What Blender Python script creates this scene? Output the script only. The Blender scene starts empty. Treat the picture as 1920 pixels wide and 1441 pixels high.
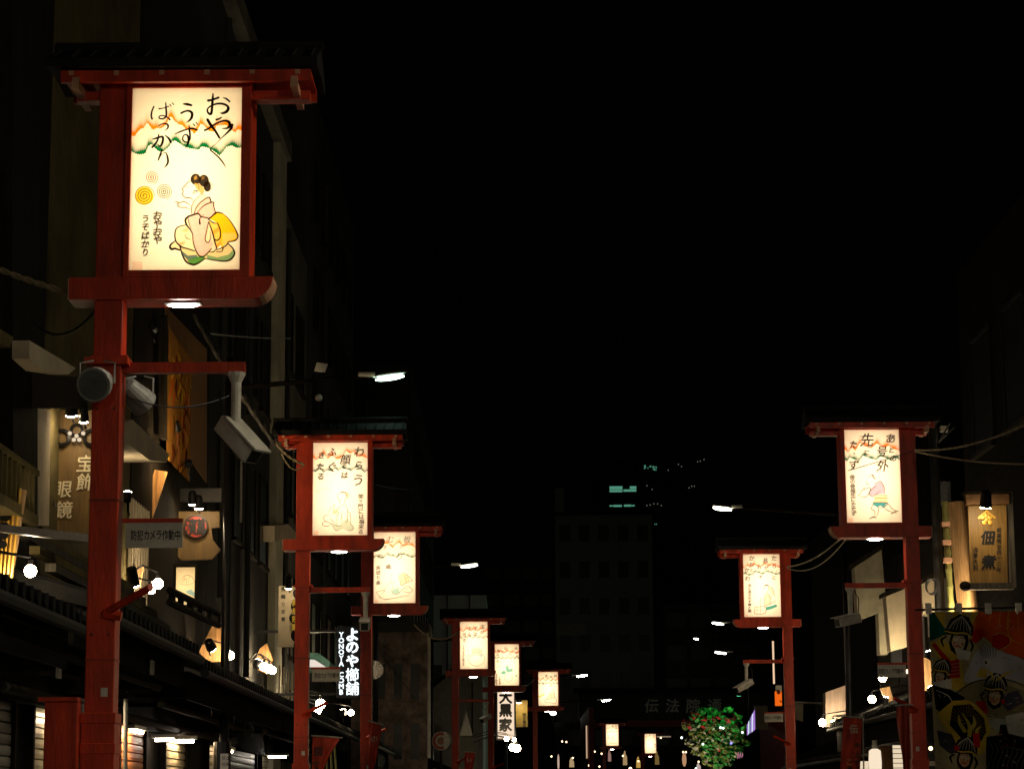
import bpy, math, random
import numpy as np
from mathutils import Vector, Matrix
random.seed(4); rng = np.random.default_rng(4)
S = bpy.context.scene
COL = S.collection
# ------------------------------------------------------------------ camera, sky, exposure
F = 4400.0; PITCH = math.radians(10.29); ROLL = -0.0067; EYE = Vector((0, 0, 1.6))
cam_d = bpy.data.cameras.new('camera'); cam = bpy.data.objects.new('camera', cam_d); COL.objects.link(cam)
cam_d.sensor_width = 36; cam_d.lens = 36 * F / 1920; cam_d.clip_end = 2000; cam_d.clip_start = 0.1
cam.location = EYE
RM = Matrix.Rotation(math.pi / 2 + PITCH, 3, 'X') @ Matrix.Rotation(ROLL, 3, 'Z')
cam.rotation_euler = RM.to_euler()
S.camera = cam
w = bpy.data.worlds.new('World'); S.world = w; w.use_nodes = True
nt = w.node_tree; bg = nt.nodes['Background']
sky = nt.nodes.new('ShaderNodeTexSky'); sky.sky_type = 'NISHITA'; sky.sun_disc = False
sky.sun_elevation = math.radians(-6); sky.sun_rotation = math.radians(200)
hs = nt.nodes.new('ShaderNodeHueSaturation'); hs.inputs['Saturation'].default_value = 0.2
nt.links.new(sky.outputs[0], hs.inputs['Color']); mxw = nt.nodes.new('ShaderNodeMix'); mxw.data_type = 'RGBA'; mxw.blend_type = 'ADD'; mxw.inputs[0].default_value = 1; mxw.inputs[7].default_value = (.02, .0195, .018, 1)
nt.links.new(hs.outputs[0], mxw.inputs[6]); nt.links.new(mxw.outputs[2], bg.inputs[0])
bg.inputs[1].default_value = 0.012
S.view_settings.view_transform = 'Standard'; S.view_settings.look = 'None'
S.view_settings.exposure = 0; S.view_settings.gamma = 1; S.view_settings.use_curve_mapping = False
S.cycles.use_denoising = True; S.cycles.max_bounces = 5; S.cycles.diffuse_bounces = 3
S.cycles.glossy_bounces = 2; S.cycles.transmission_bounces = 3; S.cycles.sample_clamp_indirect = 3
S.cycles.use_light_tree = True

def ray(px, py):
    return RM @ Vector(((px - 960) / F, -(py - 720.5) / F, -1))
def V(px, py, d):
    r = ray(px, py); return EYE + r * (d / r.y)
def FP(px, py, X):
    r = ray(px, py); return EYE + r * (X / r.x)

# ------------------------------------------------------------------ materials
MATS = {}
def lin(c):
    c = np.asarray(c, float)
    return np.where(c <= 0.04045, c / 12.92, ((c + 0.055) / 1.055) ** 2.4)
def mat(name, rgb, rough=0.6, metal=0.0, var=0.25, scale=6.0, bump=0.0, stretch=None, spec=0.4, bscale=None, coat=0):
    if name in MATS: return MATS[name]
    m = bpy.data.materials.new(name); m.use_nodes = True; n = m.node_tree; p = n.nodes['Principled BSDF']
    p.inputs['Roughness'].default_value = rough; p.inputs['Metallic'].default_value = metal
    p.inputs['Specular IOR Level'].default_value = spec
    if coat: p.inputs['Coat Weight'].default_value = coat
    tc = n.nodes.new('ShaderNodeTexCoord'); mp = n.nodes.new('ShaderNodeMapping')
    n.links.new(tc.outputs['Object'], mp.inputs[0])
    if stretch: mp.inputs['Scale'].default_value = stretch
    nz = n.nodes.new('ShaderNodeTexNoise'); nz.inputs['Scale'].default_value = scale; nz.inputs['Detail'].default_value = 6
    nz.inputs['Roughness'].default_value = 0.65
    n.links.new(mp.outputs[0], nz.inputs['Vector'])
    cr = n.nodes.new('ShaderNodeValToRGB'); cr.color_ramp.elements[0].position = 0.3; cr.color_ramp.elements[1].position = 0.7
    lo = [max(0, c * (1 - var * 1.6)) for c in rgb]; hi = [min(1, c * (1 + var)) for c in rgb]
    cr.color_ramp.elements[0].color = (*lo, 1); cr.color_ramp.elements[1].color = (*hi, 1)
    n.links.new(nz.outputs[0], cr.inputs[0]); n.links.new(cr.outputs[0], p.inputs['Base Color'])
    mr = n.nodes.new('ShaderNodeMapRange'); mr.inputs[3].default_value = max(0.05, rough - 0.12); mr.inputs[4].default_value = min(1, rough + 0.15)
    n.links.new(nz.outputs[0], mr.inputs[0]); n.links.new(mr.outputs[0], p.inputs['Roughness'])
    if bump:
        b = n.nodes.new('ShaderNodeBump'); b.inputs['Strength'].default_value = bump; b.inputs['Distance'].default_value = 0.02
        nb = n.nodes.new('ShaderNodeTexNoise'); nb.inputs['Scale'].default_value = bscale or scale * 5; nb.inputs['Detail'].default_value = 4
        n.links.new(mp.outputs[0], nb.inputs['Vector'])
        n.links.new(nb.outputs[0], b.inputs['Height']); n.links.new(b.outputs[0], p.inputs['Normal'])
    MATS[name] = m; return m
def em(name, rgb, s):
    if name in MATS: return MATS[name]
    m = bpy.data.materials.new(name); m.use_nodes = True; n = m.node_tree
    n.nodes.remove(n.nodes['Principled BSDF'])
    e = n.nodes.new('ShaderNodeEmission'); e.inputs[0].default_value = (*rgb, 1); e.inputs[1].default_value = s
    n.links.new(e.outputs[0], n.nodes['Material Output'].inputs[0]); MATS[name] = m; return m
RED = mat('red_painted_wood', (0.58, 0.040, 0.004), 0.45, var=0.34, scale=4, bump=0.14, stretch=(2, 2, 0.45), spec=0.4, bscale=30)
REDD = mat('dull_red_paint', (0.34, 0.035, 0.014), 0.55, var=0.3, scale=5)
TILE = mat('dark_roof_tile', (0.014, 0.014, 0.014), 0.75, var=0.35, scale=8, bump=0.3, spec=0.12)
BLK = mat('black_metal', (0.012, 0.012, 0.014), 0.35, 0.3, var=0.3)
GREY = mat('grey_metal', (0.34, 0.34, 0.31), 0.5, 0.2, var=0.25, scale=9)
ZINC = mat('galvanised_pole', (0.16, 0.17, 0.16), 0.5, 0.5, var=0.4, scale=5, stretch=(1, 1, 0.4))
WHT = mat('off_white_plastic', (0.60, 0.58, 0.50), 0.45, var=0.15, scale=14)
PALE = mat('pale_board_end', (0.66, 0.36, 0.22), 0.6, var=0.2)
CREAM = mat('cream_plaster', (0.62, 0.52, 0.36), 0.85, var=0.15, scale=2.5, bump=0.15)
OLIVE = mat('ochre_plaster', (0.15, 0.12, 0.05), 0.9, spec=0.1, var=0.3, scale=1.4, bump=0.3)
WOODD = mat('dark_stained_wood', (0.022, 0.017, 0.011), 0.8, var=0.5, scale=4, stretch=(3, 3, 0.35), bump=0.25, spec=0.12)
SOOT = mat('black_stained_wood', (0.012, 0.010, 0.008), 0.9, spec=0.05, var=0.5, scale=4, stretch=(3, .5, 3), bump=0.3)
WOOD = mat('warm_wood', (0.42, 0.21, 0.07), 0.5, var=0.35, scale=5, stretch=(7, 7, 0.5), bump=0.15)
WOODL = mat('pale_cedar', (0.55, 0.33, 0.15), 0.5, var=0.3, scale=6, stretch=(9, 9, 0.3), bump=0.12)
BOARD = mat('brown_sign_board', (0.17, 0.10, 0.03), 0.55, var=0.3, scale=4, stretch=(4, 4, 0.4), bump=0.1)
CONC = mat('grey_concrete', (0.17, 0.165, 0.14), 0.9, spec=0.1, var=0.3, scale=1.1, bump=0.3, stretch=(1, 1, 0.5))
CONCD = mat('dark_concrete', (0.06, 0.06, 0.055), 0.9, spec=0.1, var=0.3, scale=0.8, bump=0.3, stretch=(1, 1, 0.5))
CONCB = mat('brown_tile_cladding', (0.60, 0.46, 0.36), 0.75, var=0.5, scale=3, bump=0.5, bscale=7)
GLASS = mat('dark_window_glass', (0.015, 0.018, 0.02), 0.35, var=0.3, spec=0.6)
SHUT = mat('cream_roller_shutter', (0.50, 0.42, 0.27), 0.45, 0.1, var=0.15, scale=5)
SHUTG = mat('grey_roller_shutter', (0.35, 0.34, 0.30), 0.45, 0.2, var=0.2, scale=5)
SHUTO = mat('orange_roller_shutter', (0.65, 0.22, 0.05), 0.5, var=0.15, scale=5)
ROPE = mat('pale_cable_sheath', (0.34, 0.27, 0.16), 0.7, var=0.3, scale=40)
CABLE = mat('black_cable', (0.02, 0.02, 0.02), 0.5)
ASPH = mat('asphalt', (0.05, 0.05, 0.05), 0.8, var=0.35, scale=9, bump=0.5, bscale=120)
PAVE = mat('paving_stone', (0.22, 0.20, 0.17), 0.7, var=0.3, scale=2, bump=0.3)
DIMW = mat('weathered_grey_wood', (.10, .09, .07), .8, var=.4, scale=5, stretch=(5, 5, .5), spec=.1)
INK = mat('black_ink', (0.01, 0.01, 0.01), 0.6, var=0.1)
GOLD = mat('gold_leaf', (0.85, 0.50, 0.08), 0.35, 0.3, var=0.15)
LETT = mat('pale_gilt_lettering', (0.75, 0.64, 0.42), 0.5, var=0.15, scale=20)
BAMB = mat('green_bamboo', (0.30, 0.30, 0.09), 0.45, var=0.3, scale=3, stretch=(1, 1, .3))
BULB = em('warm_bulb', (1, 0.78, 0.48), 110)
BULBS = em('warm_small_bulb', (1, 0.72, 0.40), 3.5)
TUBE = em('white_tube', (1, 0.88, 0.74), 55)
TUBEH = em('warm_under_eave_tube', (1, 0.74, 0.45), 120)
SPOT = em('warm_spot_glass', (1, 0.78, 0.48), 130)
STREET1 = em('cool_street_lamp', (0.62, 1.0, 0.78), 15)
STREET4 = em('white_street_lamp_far', (1.0, 0.97, 0.82), 220)
STREET2 = em('white_street_lamp', (1.0, 0.97, 0.80), 26)

# ------------------------------------------------------------------ mesh builder and tagging
class MB:
    def __init__(s): s.v = []; s.f = []
    def add(s, vs, fs):
        o = len(s.v); s.v += [tuple(x) for x in vs]; s.f += [tuple(i + o for i in f) for f in fs]; return s
    def box(s, x0, x1, y0, y1, z0, z1):
        x0, x1 = sorted((x0, x1)); y0, y1 = sorted((y0, y1)); z0, z1 = sorted((z0, z1))
        return s.add([(x, y, z) for z in (z0, z1) for y in (y0, y1) for x in (x0, x1)],
                     [(0, 2, 3, 1), (4, 5, 7, 6), (0, 1, 5, 4), (2, 6, 7, 3), (0, 4, 6, 2), (1, 3, 7, 5)])
    def prism(s, pts, off):
        n = len(pts); off = Vector(off); P = [Vector(p) for p in pts]
        return s.add([*P, *[p + off for p in P]], [tuple(range(n))[::-1], tuple(range(n, 2 * n))] + [(i, (i + 1) % n, (i + 1) % n + n, i + n) for i in range(n)])
    def tube(s, pts, r, n=8, cap=True):
        P = [Vector(p) for p in pts]; o = []; rs = r if isinstance(r, (list, tuple)) else [r] * len(P)
        up = None
        for i, p in enumerate(P):
            t = (P[min(i + 1, len(P) - 1)] - P[max(i - 1, 0)]).normalized()
            a = t.cross(Vector((0, 0, 1)))
            if a.length < 1e-3: a = t.cross(Vector((0, 1, 0)))
            a.normalize(); b = t.cross(a)
            o += [p + (a * math.cos(2 * math.pi * k / n) + b * math.sin(2 * math.pi * k / n)) * rs[i] for k in range(n)]
        f = [(i * n + k, i * n + (k + 1) % n, (i + 1) * n + (k + 1) % n, (i + 1) * n + k) for i in range(len(P) - 1) for k in range(n)]
        if cap: f += [tuple(range(n))[::-1], tuple(range((len(P) - 1) * n, len(P) * n))]
        return s.add(o, f)
    def ball(s, c, r, n=10, sq=(1, 1, 1)):
        c = Vector(c); o = []
        for i in range(n + 1):
            a = math.pi * i / n
            for k in range(n * 2):
                b = math.pi * k / n
                o.append(c + Vector((math.sin(a) * math.cos(b) * r * sq[0], math.sin(a) * math.sin(b) * r * sq[1], math.cos(a) * r * sq[2])))
        m = 2 * n
        return s.add(o, [(i * m + k, (i + 1) * m + k, (i + 1) * m + (k + 1) % m, i * m + (k + 1) % m) for i in range(n) for k in range(m)])
    def build(s, name, m, parent=None, bevel=0, smooth=False, origin=None):
        me = bpy.data.meshes.new(name)
        if parent is None and origin is None:
            a = np.array(s.v); origin = ((a[:, 0].min() + a[:, 0].max()) / 2, (a[:, 1].min() + a[:, 1].max()) / 2, a[:, 2].min())
        o0 = Vector(origin) if origin is not None else Vector((0, 0, 0))
        root = parent
        while root is not None and root.parent is not None: root = root.parent
        if root is not None: o0 = root.location.copy()
        me.from_pydata([tuple(Vector(x) - o0) for x in s.v], [], s.f)
        me.materials.append(m)
        if smooth: me.polygons.foreach_set('use_smooth', [True] * len(me.polygons))
        o = bpy.data.objects.new(name, me); COL.objects.link(o)
        if parent is None: o.location = o0
        else: o.parent = parent
        if bevel:
            b = o.modifiers.new('bevel', 'BEVEL'); b.width = bevel; b.segments = 2; b.limit_method = 'ANGLE'
        return o
def tag(o, label, cat=None, group=None, kind=None):
    if label: o['label'] = label
    if cat: o['category'] = cat
    if group: o['group'] = group
    if kind: o['kind'] = kind
    return o
def thing(name, loc, label, cat, group=None):
    o = bpy.data.objects.new(name, None); o.empty_display_size = 0.2; COL.objects.link(o); o.location = loc
    return tag(o, label, cat, group)
def structure(name, mb, m):
    o = mb.build(name, m); o['kind'] = 'structure'; return o

# ------------------------------------------------------------------ painting (pigment baked into vertex colours of a fine grid)
GL = {}
def glyph(ch):
    if ch in GL: return GL[ch]
    c = bpy.data.curves.new('glyph', 'FONT'); c.body = ch; c.size = 1; c.resolution_u = 2
    o = bpy.data.objects.new('glyph', c); COL.objects.link(o); bpy.context.view_layer.update()
    e = o.evaluated_get(bpy.context.evaluated_depsgraph_get()); m = e.to_mesh(); m.calc_loop_triangles()
    v = np.array([tuple(p.co)[:2] for p in m.vertices]); t = np.array([tuple(q.vertices) for q in m.loop_triangles])
    e.to_mesh_clear(); bpy.data.objects.remove(o); bpy.data.curves.remove(c)
    lo, hi = v.min(0), v.max(0)
    v = v - (lo + hi) / 2
    GL[ch] = (v, t, hi - lo); return GL[ch]
def text_mesh(mb, s, place, size, weight=0.0, adv=None, vertical=False, shear=0.0):
    """place(u,v) -> point; glyph centres run along +u (or -v if vertical)"""
    adv = adv or size
    for i, ch in enumerate(s):
        if ch == ' ': continue
        v, t, _ = glyph(ch)
        for k, (dx, dy) in enumerate([(0, 0)] if not weight else [(0, 0), (weight, 0), (-weight, 0), (0, weight), (0, -weight)]):
            cu, cv = (0, -i * adv) if vertical else (i * adv, 0)
            mb.add([place(cu + (a + b * shear) * size + dx * size, cv + b * size + dy * size, k) for a, b in v], [tuple(q) for q in t])
class Canvas:
    def __init__(s, nx, ny, quad, bgc=(1, 1, 1)):
        """quad: TL,TR,BL,BR in drawing coordinates"""
        s.nx, s.ny = nx, ny
        u, v = np.meshgrid((np.arange(nx) + .5) / nx, (np.arange(ny) + .5) / ny)
        TL, TR, BL, BR = [np.array(q, float) for q in quad]
        P = (TL * (1 - u[..., None]) + TR * u[..., None]) * (1 - v[..., None]) + (BL * (1 - u[..., None]) + BR * u[..., None]) * v[..., None]
        s.X, s.Y = P[..., 0], P[..., 1]
        s.px = np.linalg.norm(TR - TL) / nx
        s.C = np.ones((ny, nx, 3)) * lin(bgc)
    def put(s, a, col, sl=None):
        c = lin(col)
        if sl is None: s.C = s.C * (1 - a[..., None]) + c * a[..., None]
        else: s.C[sl] = s.C[sl] * (1 - a[..., None]) + c * a[..., None]
    def box(s, x0, x1, y0, y1):
        m = (s.X >= x0) & (s.X <= x1) & (s.Y >= y0) & (s.Y <= y1)
        r = np.where(m.any(1))[0]; c = np.where(m.any(0))[0]
        if len(r) == 0 or len(c) == 0: return None
        return (slice(r[0], r[-1] + 1), slice(c[0], c[-1] + 1))
    def poly(s, pts, col, alpha=1.0, mottle=0.0):
        p = np.array(pts, float); sl = s.box(p[:, 0].min(), p[:, 0].max(), p[:, 1].min(), p[:, 1].max())
        if sl is None: return
        X, Y = s.X[sl], s.Y[sl]; ins = np.zeros(X.shape)
        for ox, oy in ((-.25, -.25), (.25, .25), (.25, -.25), (-.25, .25)):
            x, y = X + ox * s.px, Y + oy * s.px; q = np.zeros(X.shape, bool)
            for i in range(len(p)):
                a, b = p[i], p[i - 1]
                if a[1] == b[1]: continue
                q ^= ((a[1] > y) != (b[1] > y)) & (x < (b[0] - a[0]) * (y - a[1]) / (b[1] - a[1]) + a[0])
            ins += q / 4
        if mottle: ins = ins * (1 - mottle * (0.5 + 0.5 * np.sin(X * 0.045 + Y * 0.03) * np.sin(Y * 0.051 - X * .02)))
        s.put(ins * alpha, col, sl)
    def stroke(s, pts, wd, col=(0.02, 0.02, 0.02), alpha=1.0, soft=1.0):
        p = np.array(pts, float); n = len(p); wd = list(wd) if hasattr(wd, '__len__') else [wd * .6] + [wd] * (n - 2) + [wd * .45]
        wd = np.interp(np.linspace(0, 1, n), np.linspace(0, 1, len(wd)), wd)
        P = np.vstack([2 * p[0] - p[1], p, 2 * p[-1] - p[-2]]); q = []; w = []
        for i in range(n - 1):
            for t in np.linspace(0, 1, 7)[:-1]:
                a, b, c, d = P[i:i + 4]
                q.append(.5 * ((2 * b) + (-a + c) * t + (2 * a - 5 * b + 4 * c - d) * t * t + (-a + 3 * b - 3 * c + d) * t ** 3)); w.append(wd[i] * (1 - t) + wd[i + 1] * t)
        q.append(p[-1]); w.append(wd[-1]); q = np.array(q); w = np.array(w) / 2
        mg = w.max() + s.px * 2; sl = s.box(q[:, 0].min() - mg, q[:, 0].max() + mg, q[:, 1].min() - mg, q[:, 1].max() + mg)
        if sl is None: return
        X, Y = s.X[sl], s.Y[sl]; D = np.full(X.shape, 1e9)
        for i in range(len(q) - 1):
            a, b = q[i], q[i + 1]; ab = b - a; L = ab @ ab + 1e-9
            t = np.clip(((X - a[0]) * ab[0] + (Y - a[1]) * ab[1]) / L, 0, 1)
            D = np.minimum(D, np.hypot(X - a[0] - t * ab[0], Y - a[1] - t * ab[1]) - (w[i] * (1 - t) + w[i + 1] * t))
        s.put(np.clip(.5 - D / (s.px * soft), 0, 1) * alpha, col, sl)
    def text(s, ch, cx, cy, size, col=(0.02, 0.02, 0.02), alpha=1.0, sx=1.0, shear=-0.08, rot=0.0, fat=0.4):
        if len(ch) > 1:
            for i, c in enumerate(ch): s.text(c, cx + random.uniform(-.04, .04) * size, cy + i * size * 1.0, size * random.uniform(.82, .98), col, alpha, sx, shear, rot, fat)
            return
        v, t, _ = glyph(ch); x = v[:, 0] * sx + v[:, 1] * -shear; y = -v[:, 1]
        c_, s_ = math.cos(rot), math.sin(rot); X0 = cx + (x * c_ - y * s_) * size; Y0 = cy + (x * s_ + y * c_) * size
        sl = s.box(X0.min() - s.px, X0.max() + s.px, Y0.min() - s.px, Y0.max() + s.px)
        if sl is None: return
        X, Y = s.X[sl], s.Y[sl]; cov = np.zeros(X.shape)
        for tr in t:
            a, b, c = [(X0[k], Y0[k]) for k in tr]
            if (b[0] - a[0]) * (c[1] - a[1]) - (b[1] - a[1]) * (c[0] - a[0]) < 0: b, c = c, b
            D = np.full(X.shape, 1e9)
            for p, q in ((a, b), (b, c), (c, a)):
                L = math.hypot(q[0] - p[0], q[1] - p[1]) + 1e-9
                D = np.minimum(D, ((q[0] - p[0]) * (Y - p[1]) - (q[1] - p[1]) * (X - p[0])) / L)
            cov = np.maximum(cov, np.clip(D / s.px + .5 + fat, 0, 1))
        s.put(cov * alpha, col, sl)
    def band(s, line, col, h, alpha=0.9, edge=None):
        l = np.array(line, float); yl = np.interp(s.X, l[:, 0], l[:, 1]); yl = yl + np.sin(s.X * 37 / h) * h * .03
        d = yl - s.Y
        a = np.clip(d / (s.px) + .5, 0, 1) * np.exp(-np.clip(d, 0, None) / (h * .5)) * (0.75 + .25 * np.sin(s.X * 5 / h + s.Y * 2 / h))
        a2 = a * (np.clip(1.15 - d / h, 0, 1))
        s.put(np.clip(a2 * alpha * 1.25, 0, 1), col)
    def mesh(s, name, loc, W, H, m, parent, wave=None):
        """vertical sheet in XZ, centred at loc"""
        nx, ny = s.nx, s.ny; x = (np.arange(nx) / (nx - 1) - .5) * W; z = (.5 - np.arange(ny) / (ny - 1)) * H
        Xg, Zg = np.meshgrid(x, z); Yg = np.zeros_like(Xg) if wave is None else wave(Xg, Zg)
        co = np.stack([Xg + loc[0], Yg + loc[1], Zg + loc[2]], -1).reshape(-1, 3)
        root = parent
        while root is not None and root.parent is not None: root = root.parent
        base = np.array(root.location) if root is not None else np.array(loc)
        i = np.arange((nx - 1) * (ny - 1)); r = i // (nx - 1) * nx + i % (nx - 1)
        f = np.stack([r, r + nx, r + nx + 1, r + 1], -1)
        me = bpy.data.meshes.new(name); me.vertices.add(nx * ny); me.vertices.foreach_set('co', (co - base).ravel())
        me.loops.add(f.size); me.loops.foreach_set('vertex_index', f.ravel().astype(np.int32)); me.polygons.add(len(f))
        me.polygons.foreach_set('loop_start', (np.arange(len(f)) * 4).astype(np.int32)); me.update(calc_edges=True)
        at = me.color_attributes.new('pigment', 'FLOAT_COLOR', 'POINT')
        at.data.foreach_set('color', np.concatenate([np.clip(s.C, 0, 1), np.ones((ny, nx, 1))], -1).ravel().astype(np.float32))
        me.materials.append(m); o = bpy.data.objects.new(name, me); COL.objects.link(o)
        if parent is None: o.location = loc
        else: o.parent = parent
        return o
def paper_mat(name, trans=True, tint=(1, 1, 1)):
    m = bpy.data.materials.new(name); m.use_nodes = True; n = m.node_tree; n.nodes.remove(n.nodes['Principled BSDF'])
    at = n.nodes.new('ShaderNodeVertexColor'); at.layer_name = 'pigment'
    mx = n.nodes.new('ShaderNodeMix'); mx.data_type = 'RGBA'; mx.blend_type = 'MULTIPLY'; mx.inputs[0].default_value = 1
    nz = n.nodes.new('ShaderNodeTexNoise'); nz.inputs['Scale'].default_value = 9; nz.inputs['Detail'].default_value = 5
    tc = n.nodes.new('ShaderNodeTexCoord'); n.links.new(tc.outputs['Object'], nz.inputs['Vector'])
    cr = n.nodes.new('ShaderNodeValToRGB'); cr.color_ramp.elements[0].color = (*[c * .9 for c in tint], 1); cr.color_ramp.elements[1].color = (*tint, 1)
    n.links.new(nz.outputs[0], cr.inputs[0]); n.links.new(at.outputs[0], mx.inputs[6]); n.links.new(cr.outputs[0], mx.inputs[7])
    df = n.nodes.new('ShaderNodeBsdfDiffuse'); n.links.new(mx.outputs[2], df.inputs[0])
    out = n.nodes['Material Output']
    if trans:
        tr = n.nodes.new('ShaderNodeBsdfTranslucent'); n.links.new(mx.outputs[2], tr.inputs[0])
        ms = n.nodes.new('ShaderNodeMixShader'); ms.inputs[0].default_value = .8
        n.links.new(df.outputs[0], ms.inputs[1]); n.links.new(tr.outputs[0], ms.inputs[2]); n.links.new(ms.outputs[0], out.inputs[0])
    else: n.links.new(df.outputs[0], out.inputs[0])
    return m
PAPER = paper_mat('lantern_paper', tint=(1, .97, .92)); CLOTH = paper_mat('painted_cloth', False)
def area(name, loc, rot, sx, sy, P, col, parent):
    l = bpy.data.lights.new(name, 'AREA'); l.shape = 'RECTANGLE'; l.size = sx; l.size_y = sy; l.energy = P; l.color = col
    o = bpy.data.objects.new(name, l); COL.objects.link(o); o.rotation_euler = rot
    root = parent; o.parent = parent; o.location = Vector(loc) - (root.location if root else Vector()); return o
def bx(px0, px1, py0, py1, d):
    """x0,x1,z0,z1 of a pixel rectangle at distance d"""
    xm, ym = (px0 + px1) / 2, (py0 + py1) / 2
    return V(px0, ym, d).x, V(px1, ym, d).x, V(xm, py1, d).z, V(xm, py0, d).z
def vbox(mb, px0, px1, py0, py1, d, depth):
    x0, x1, z0, z1 = bx(px0, px1, py0, py1, d); return mb.box(x0, x1, d, d + depth, z0, z1)
def rope(a, b, sag, n=24):
    a, b = Vector(a), Vector(b)
    return [a.lerp(b, i / n) + Vector((0, 0, -4 * sag * (i / n) * (1 - i / n))) for i in range(n + 1)]
def twisted(mb, pts, r):
    L = 0; out = [[], []]
    for i, p in enumerate(pts):
        if i: L += (pts[i] - pts[i - 1]).length
        for k in (0, 1):
            a = L / (r * 14) * 2 * math.pi / 1 + k * math.pi
            out[k].append(p + Vector((0, math.cos(a), math.sin(a))) * r * .8)
    for q in out: mb.tube(q, r, 5)

# ------------------------------------------------------------------ ground, road, pavements
structure('ground', MB().box(-400, 400, -60, 700, -0.5, -0.004), ASPH)
structure('road', MB().box(-2.2, 4.6, -40, 400, -0.002, 0.0), ASPH)
structure('pavement_left', MB().box(-4.1, -2.2, -40, 60, 0.0, 0.12), PAVE)
structure('pavement_right', MB().box(4.6, 6.8, -40, 60, 0.0, 0.12), PAVE)
# ------------------------------------------------------------------ the lantern sign posts
def mountains(c, o, g, ho, hg, oc=(1, .45, .08), gc=(.1, .55, .33), oa=1.4, ga=1.4):
    c.band(o, oc, ho, oa); c.band(g, gc, hg, ga)
def zig(x0, x1, y, a, n, seed):
    r = random.Random(seed); return [(x0 + (x1 - x0) * i / n, y + (a if i % 2 else -a) * r.uniform(.3, 1.3)) for i in range(n + 1)]
K = (0.03, 0.025, 0.02)
def art_1(c2, c3):
    # c2: lettering coordinates; c3: figure coordinates (both trace the same sheet)
    s = c2.stroke
    mountains(c2, [(125, 790), (165, 795), (200, 740), (250, 690), (290, 680), (330, 610), (355, 620), (400, 690), (430, 705), (470, 680), (530, 690), (600, 640), (650, 530), (680, 520), (720, 580), (780, 630), (830, 640), (880, 700), (930, 690), (1000, 765), (1040, 720), (1090, 620), (1130, 640), (1200, 720), (1270, 735), (1310, 650), (1400, 640), (1450, 640), (1510, 700), (1570, 745), (1610, 700), (1665, 720)],
              [(120, 1010), (170, 1040), (220, 1055), (290, 1050), (320, 1030), (350, 940), (400, 910), (440, 960), (500, 1010), (560, 1020), (640, 950), (690, 870), (730, 860), (790, 900), (850, 940), (930, 970), (1060, 990), (1100, 945), (1180, 960), (1240, 990), (1300, 1030), (1350, 1075), (1400, 1020), (1450, 950), (1520, 930), (1590, 965), (1665, 960)], 165, 165, (1, .56, .03), (.0, .42, .24), 1.7, 1.7)
    for pts, wd in [
        ([(1195, 292), (1240, 285), (1290, 268), (1338, 250)], [28, 22, 24]),
        ([(1262, 195), (1258, 260), (1250, 350), (1245, 430), (1232, 480), (1205, 478), (1183, 445), (1190, 405), (1240, 365), (1320, 338), (1400, 340), (1462, 370), (1475, 410), (1450, 450), (1400, 472), (1365, 470)], [14, 30, 26, 30, 22, 16, 18, 24, 24, 34, 32, 8]),
        ([(1405, 252), (1450, 268), (1492, 305)], [8, 20, 20]),
        ([(1145, 715), (1200, 690), (1280, 635), (1360, 595), (1430, 580), (1485, 600), (1495, 650), (1460, 685), (1390, 692)], [22, 24, 20, 24, 34, 28, 8]),
        ([(1310, 565), (1350, 552), (1378, 532)], [24, 20, 14]), ([(1185, 565), (1230, 640), (1290, 720), (1350, 820)], [30, 32, 26, 24]),
        ([(1530, 640), (1515, 690), (1460, 750), (1380, 825), (1310, 900), (1240, 960), (1225, 995), (1270, 1035), (1350, 1110), (1410, 1190), (1438, 1238)], [30, 30, 22, 12, 5, 5, 14, 16, 16, 18, 14, 6]),
        ([(850, 340), (900, 345), (955, 358)], [16, 30, 24]), ([(815, 470), (870, 445), (925, 440), (965, 470), (962, 530), (930, 575), (880, 608)], [22, 20, 24, 30, 30, 22, 4]),
        ([(730, 768), (800, 735), (900, 700), (970, 690), (1035, 710)], [10, 18, 18, 24, 22]),
        ([(925, 650), (932, 720), (940, 800), (935, 850), (905, 880), (865, 880), (835, 840), (850, 790), (885, 775), (918, 820), (910, 900), (875, 965)], [12, 24, 20, 16, 14, 16, 16, 14, 16, 28, 24, 8]),
        ([(985, 625), (1003, 648)], [12, 14]), ([(1022, 600), (1045, 632)], [10, 12]),
        ([(430, 378), (405, 440), (395, 500), (405, 555), (425, 530)], [16, 18, 20, 16, 3]), ([(505, 408), (560, 400), (640, 375)], [16, 10, 12]),
        ([(598, 320), (602, 400), (607, 470), (600, 520), (560, 550), (510, 545), (510, 515), (560, 505), (620, 530), (655, 562)], [12, 22, 22, 20, 16, 14, 12, 16, 20]),
        ([(655, 345), (672, 372)], [10, 10]), ([(690, 325), (710, 350)], [10, 10]),
        ([(495, 650), (550, 625), (600, 620), (632, 650), (620, 690), (580, 720)], [12, 14, 20, 22, 16, 3]),
        ([(415, 840), (470, 825), (540, 805), (560, 825), (548, 900), (515, 942), (478, 905)], [12, 22, 24, 26, 26, 20, 3]),
        ([(500, 775), (485, 850), (450, 910), (410, 952)], [14, 20, 22, 24]), ([(590, 785), (640, 830), (670, 885)], [10, 24, 24]),
        ([(545, 985), (525, 1050), (495, 1135), (520, 1090), (555, 1045), (598, 1030), (622, 1090), (630, 1160), (608, 1210), (570, 1248)], [14, 22, 16, 8, 6, 10, 22, 24, 20, 3])]:
        s(pts, [q * 1.35 for q in wd], K)
    c3.C = c2.C
    s = c3.stroke; pol = c3.poly
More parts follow.
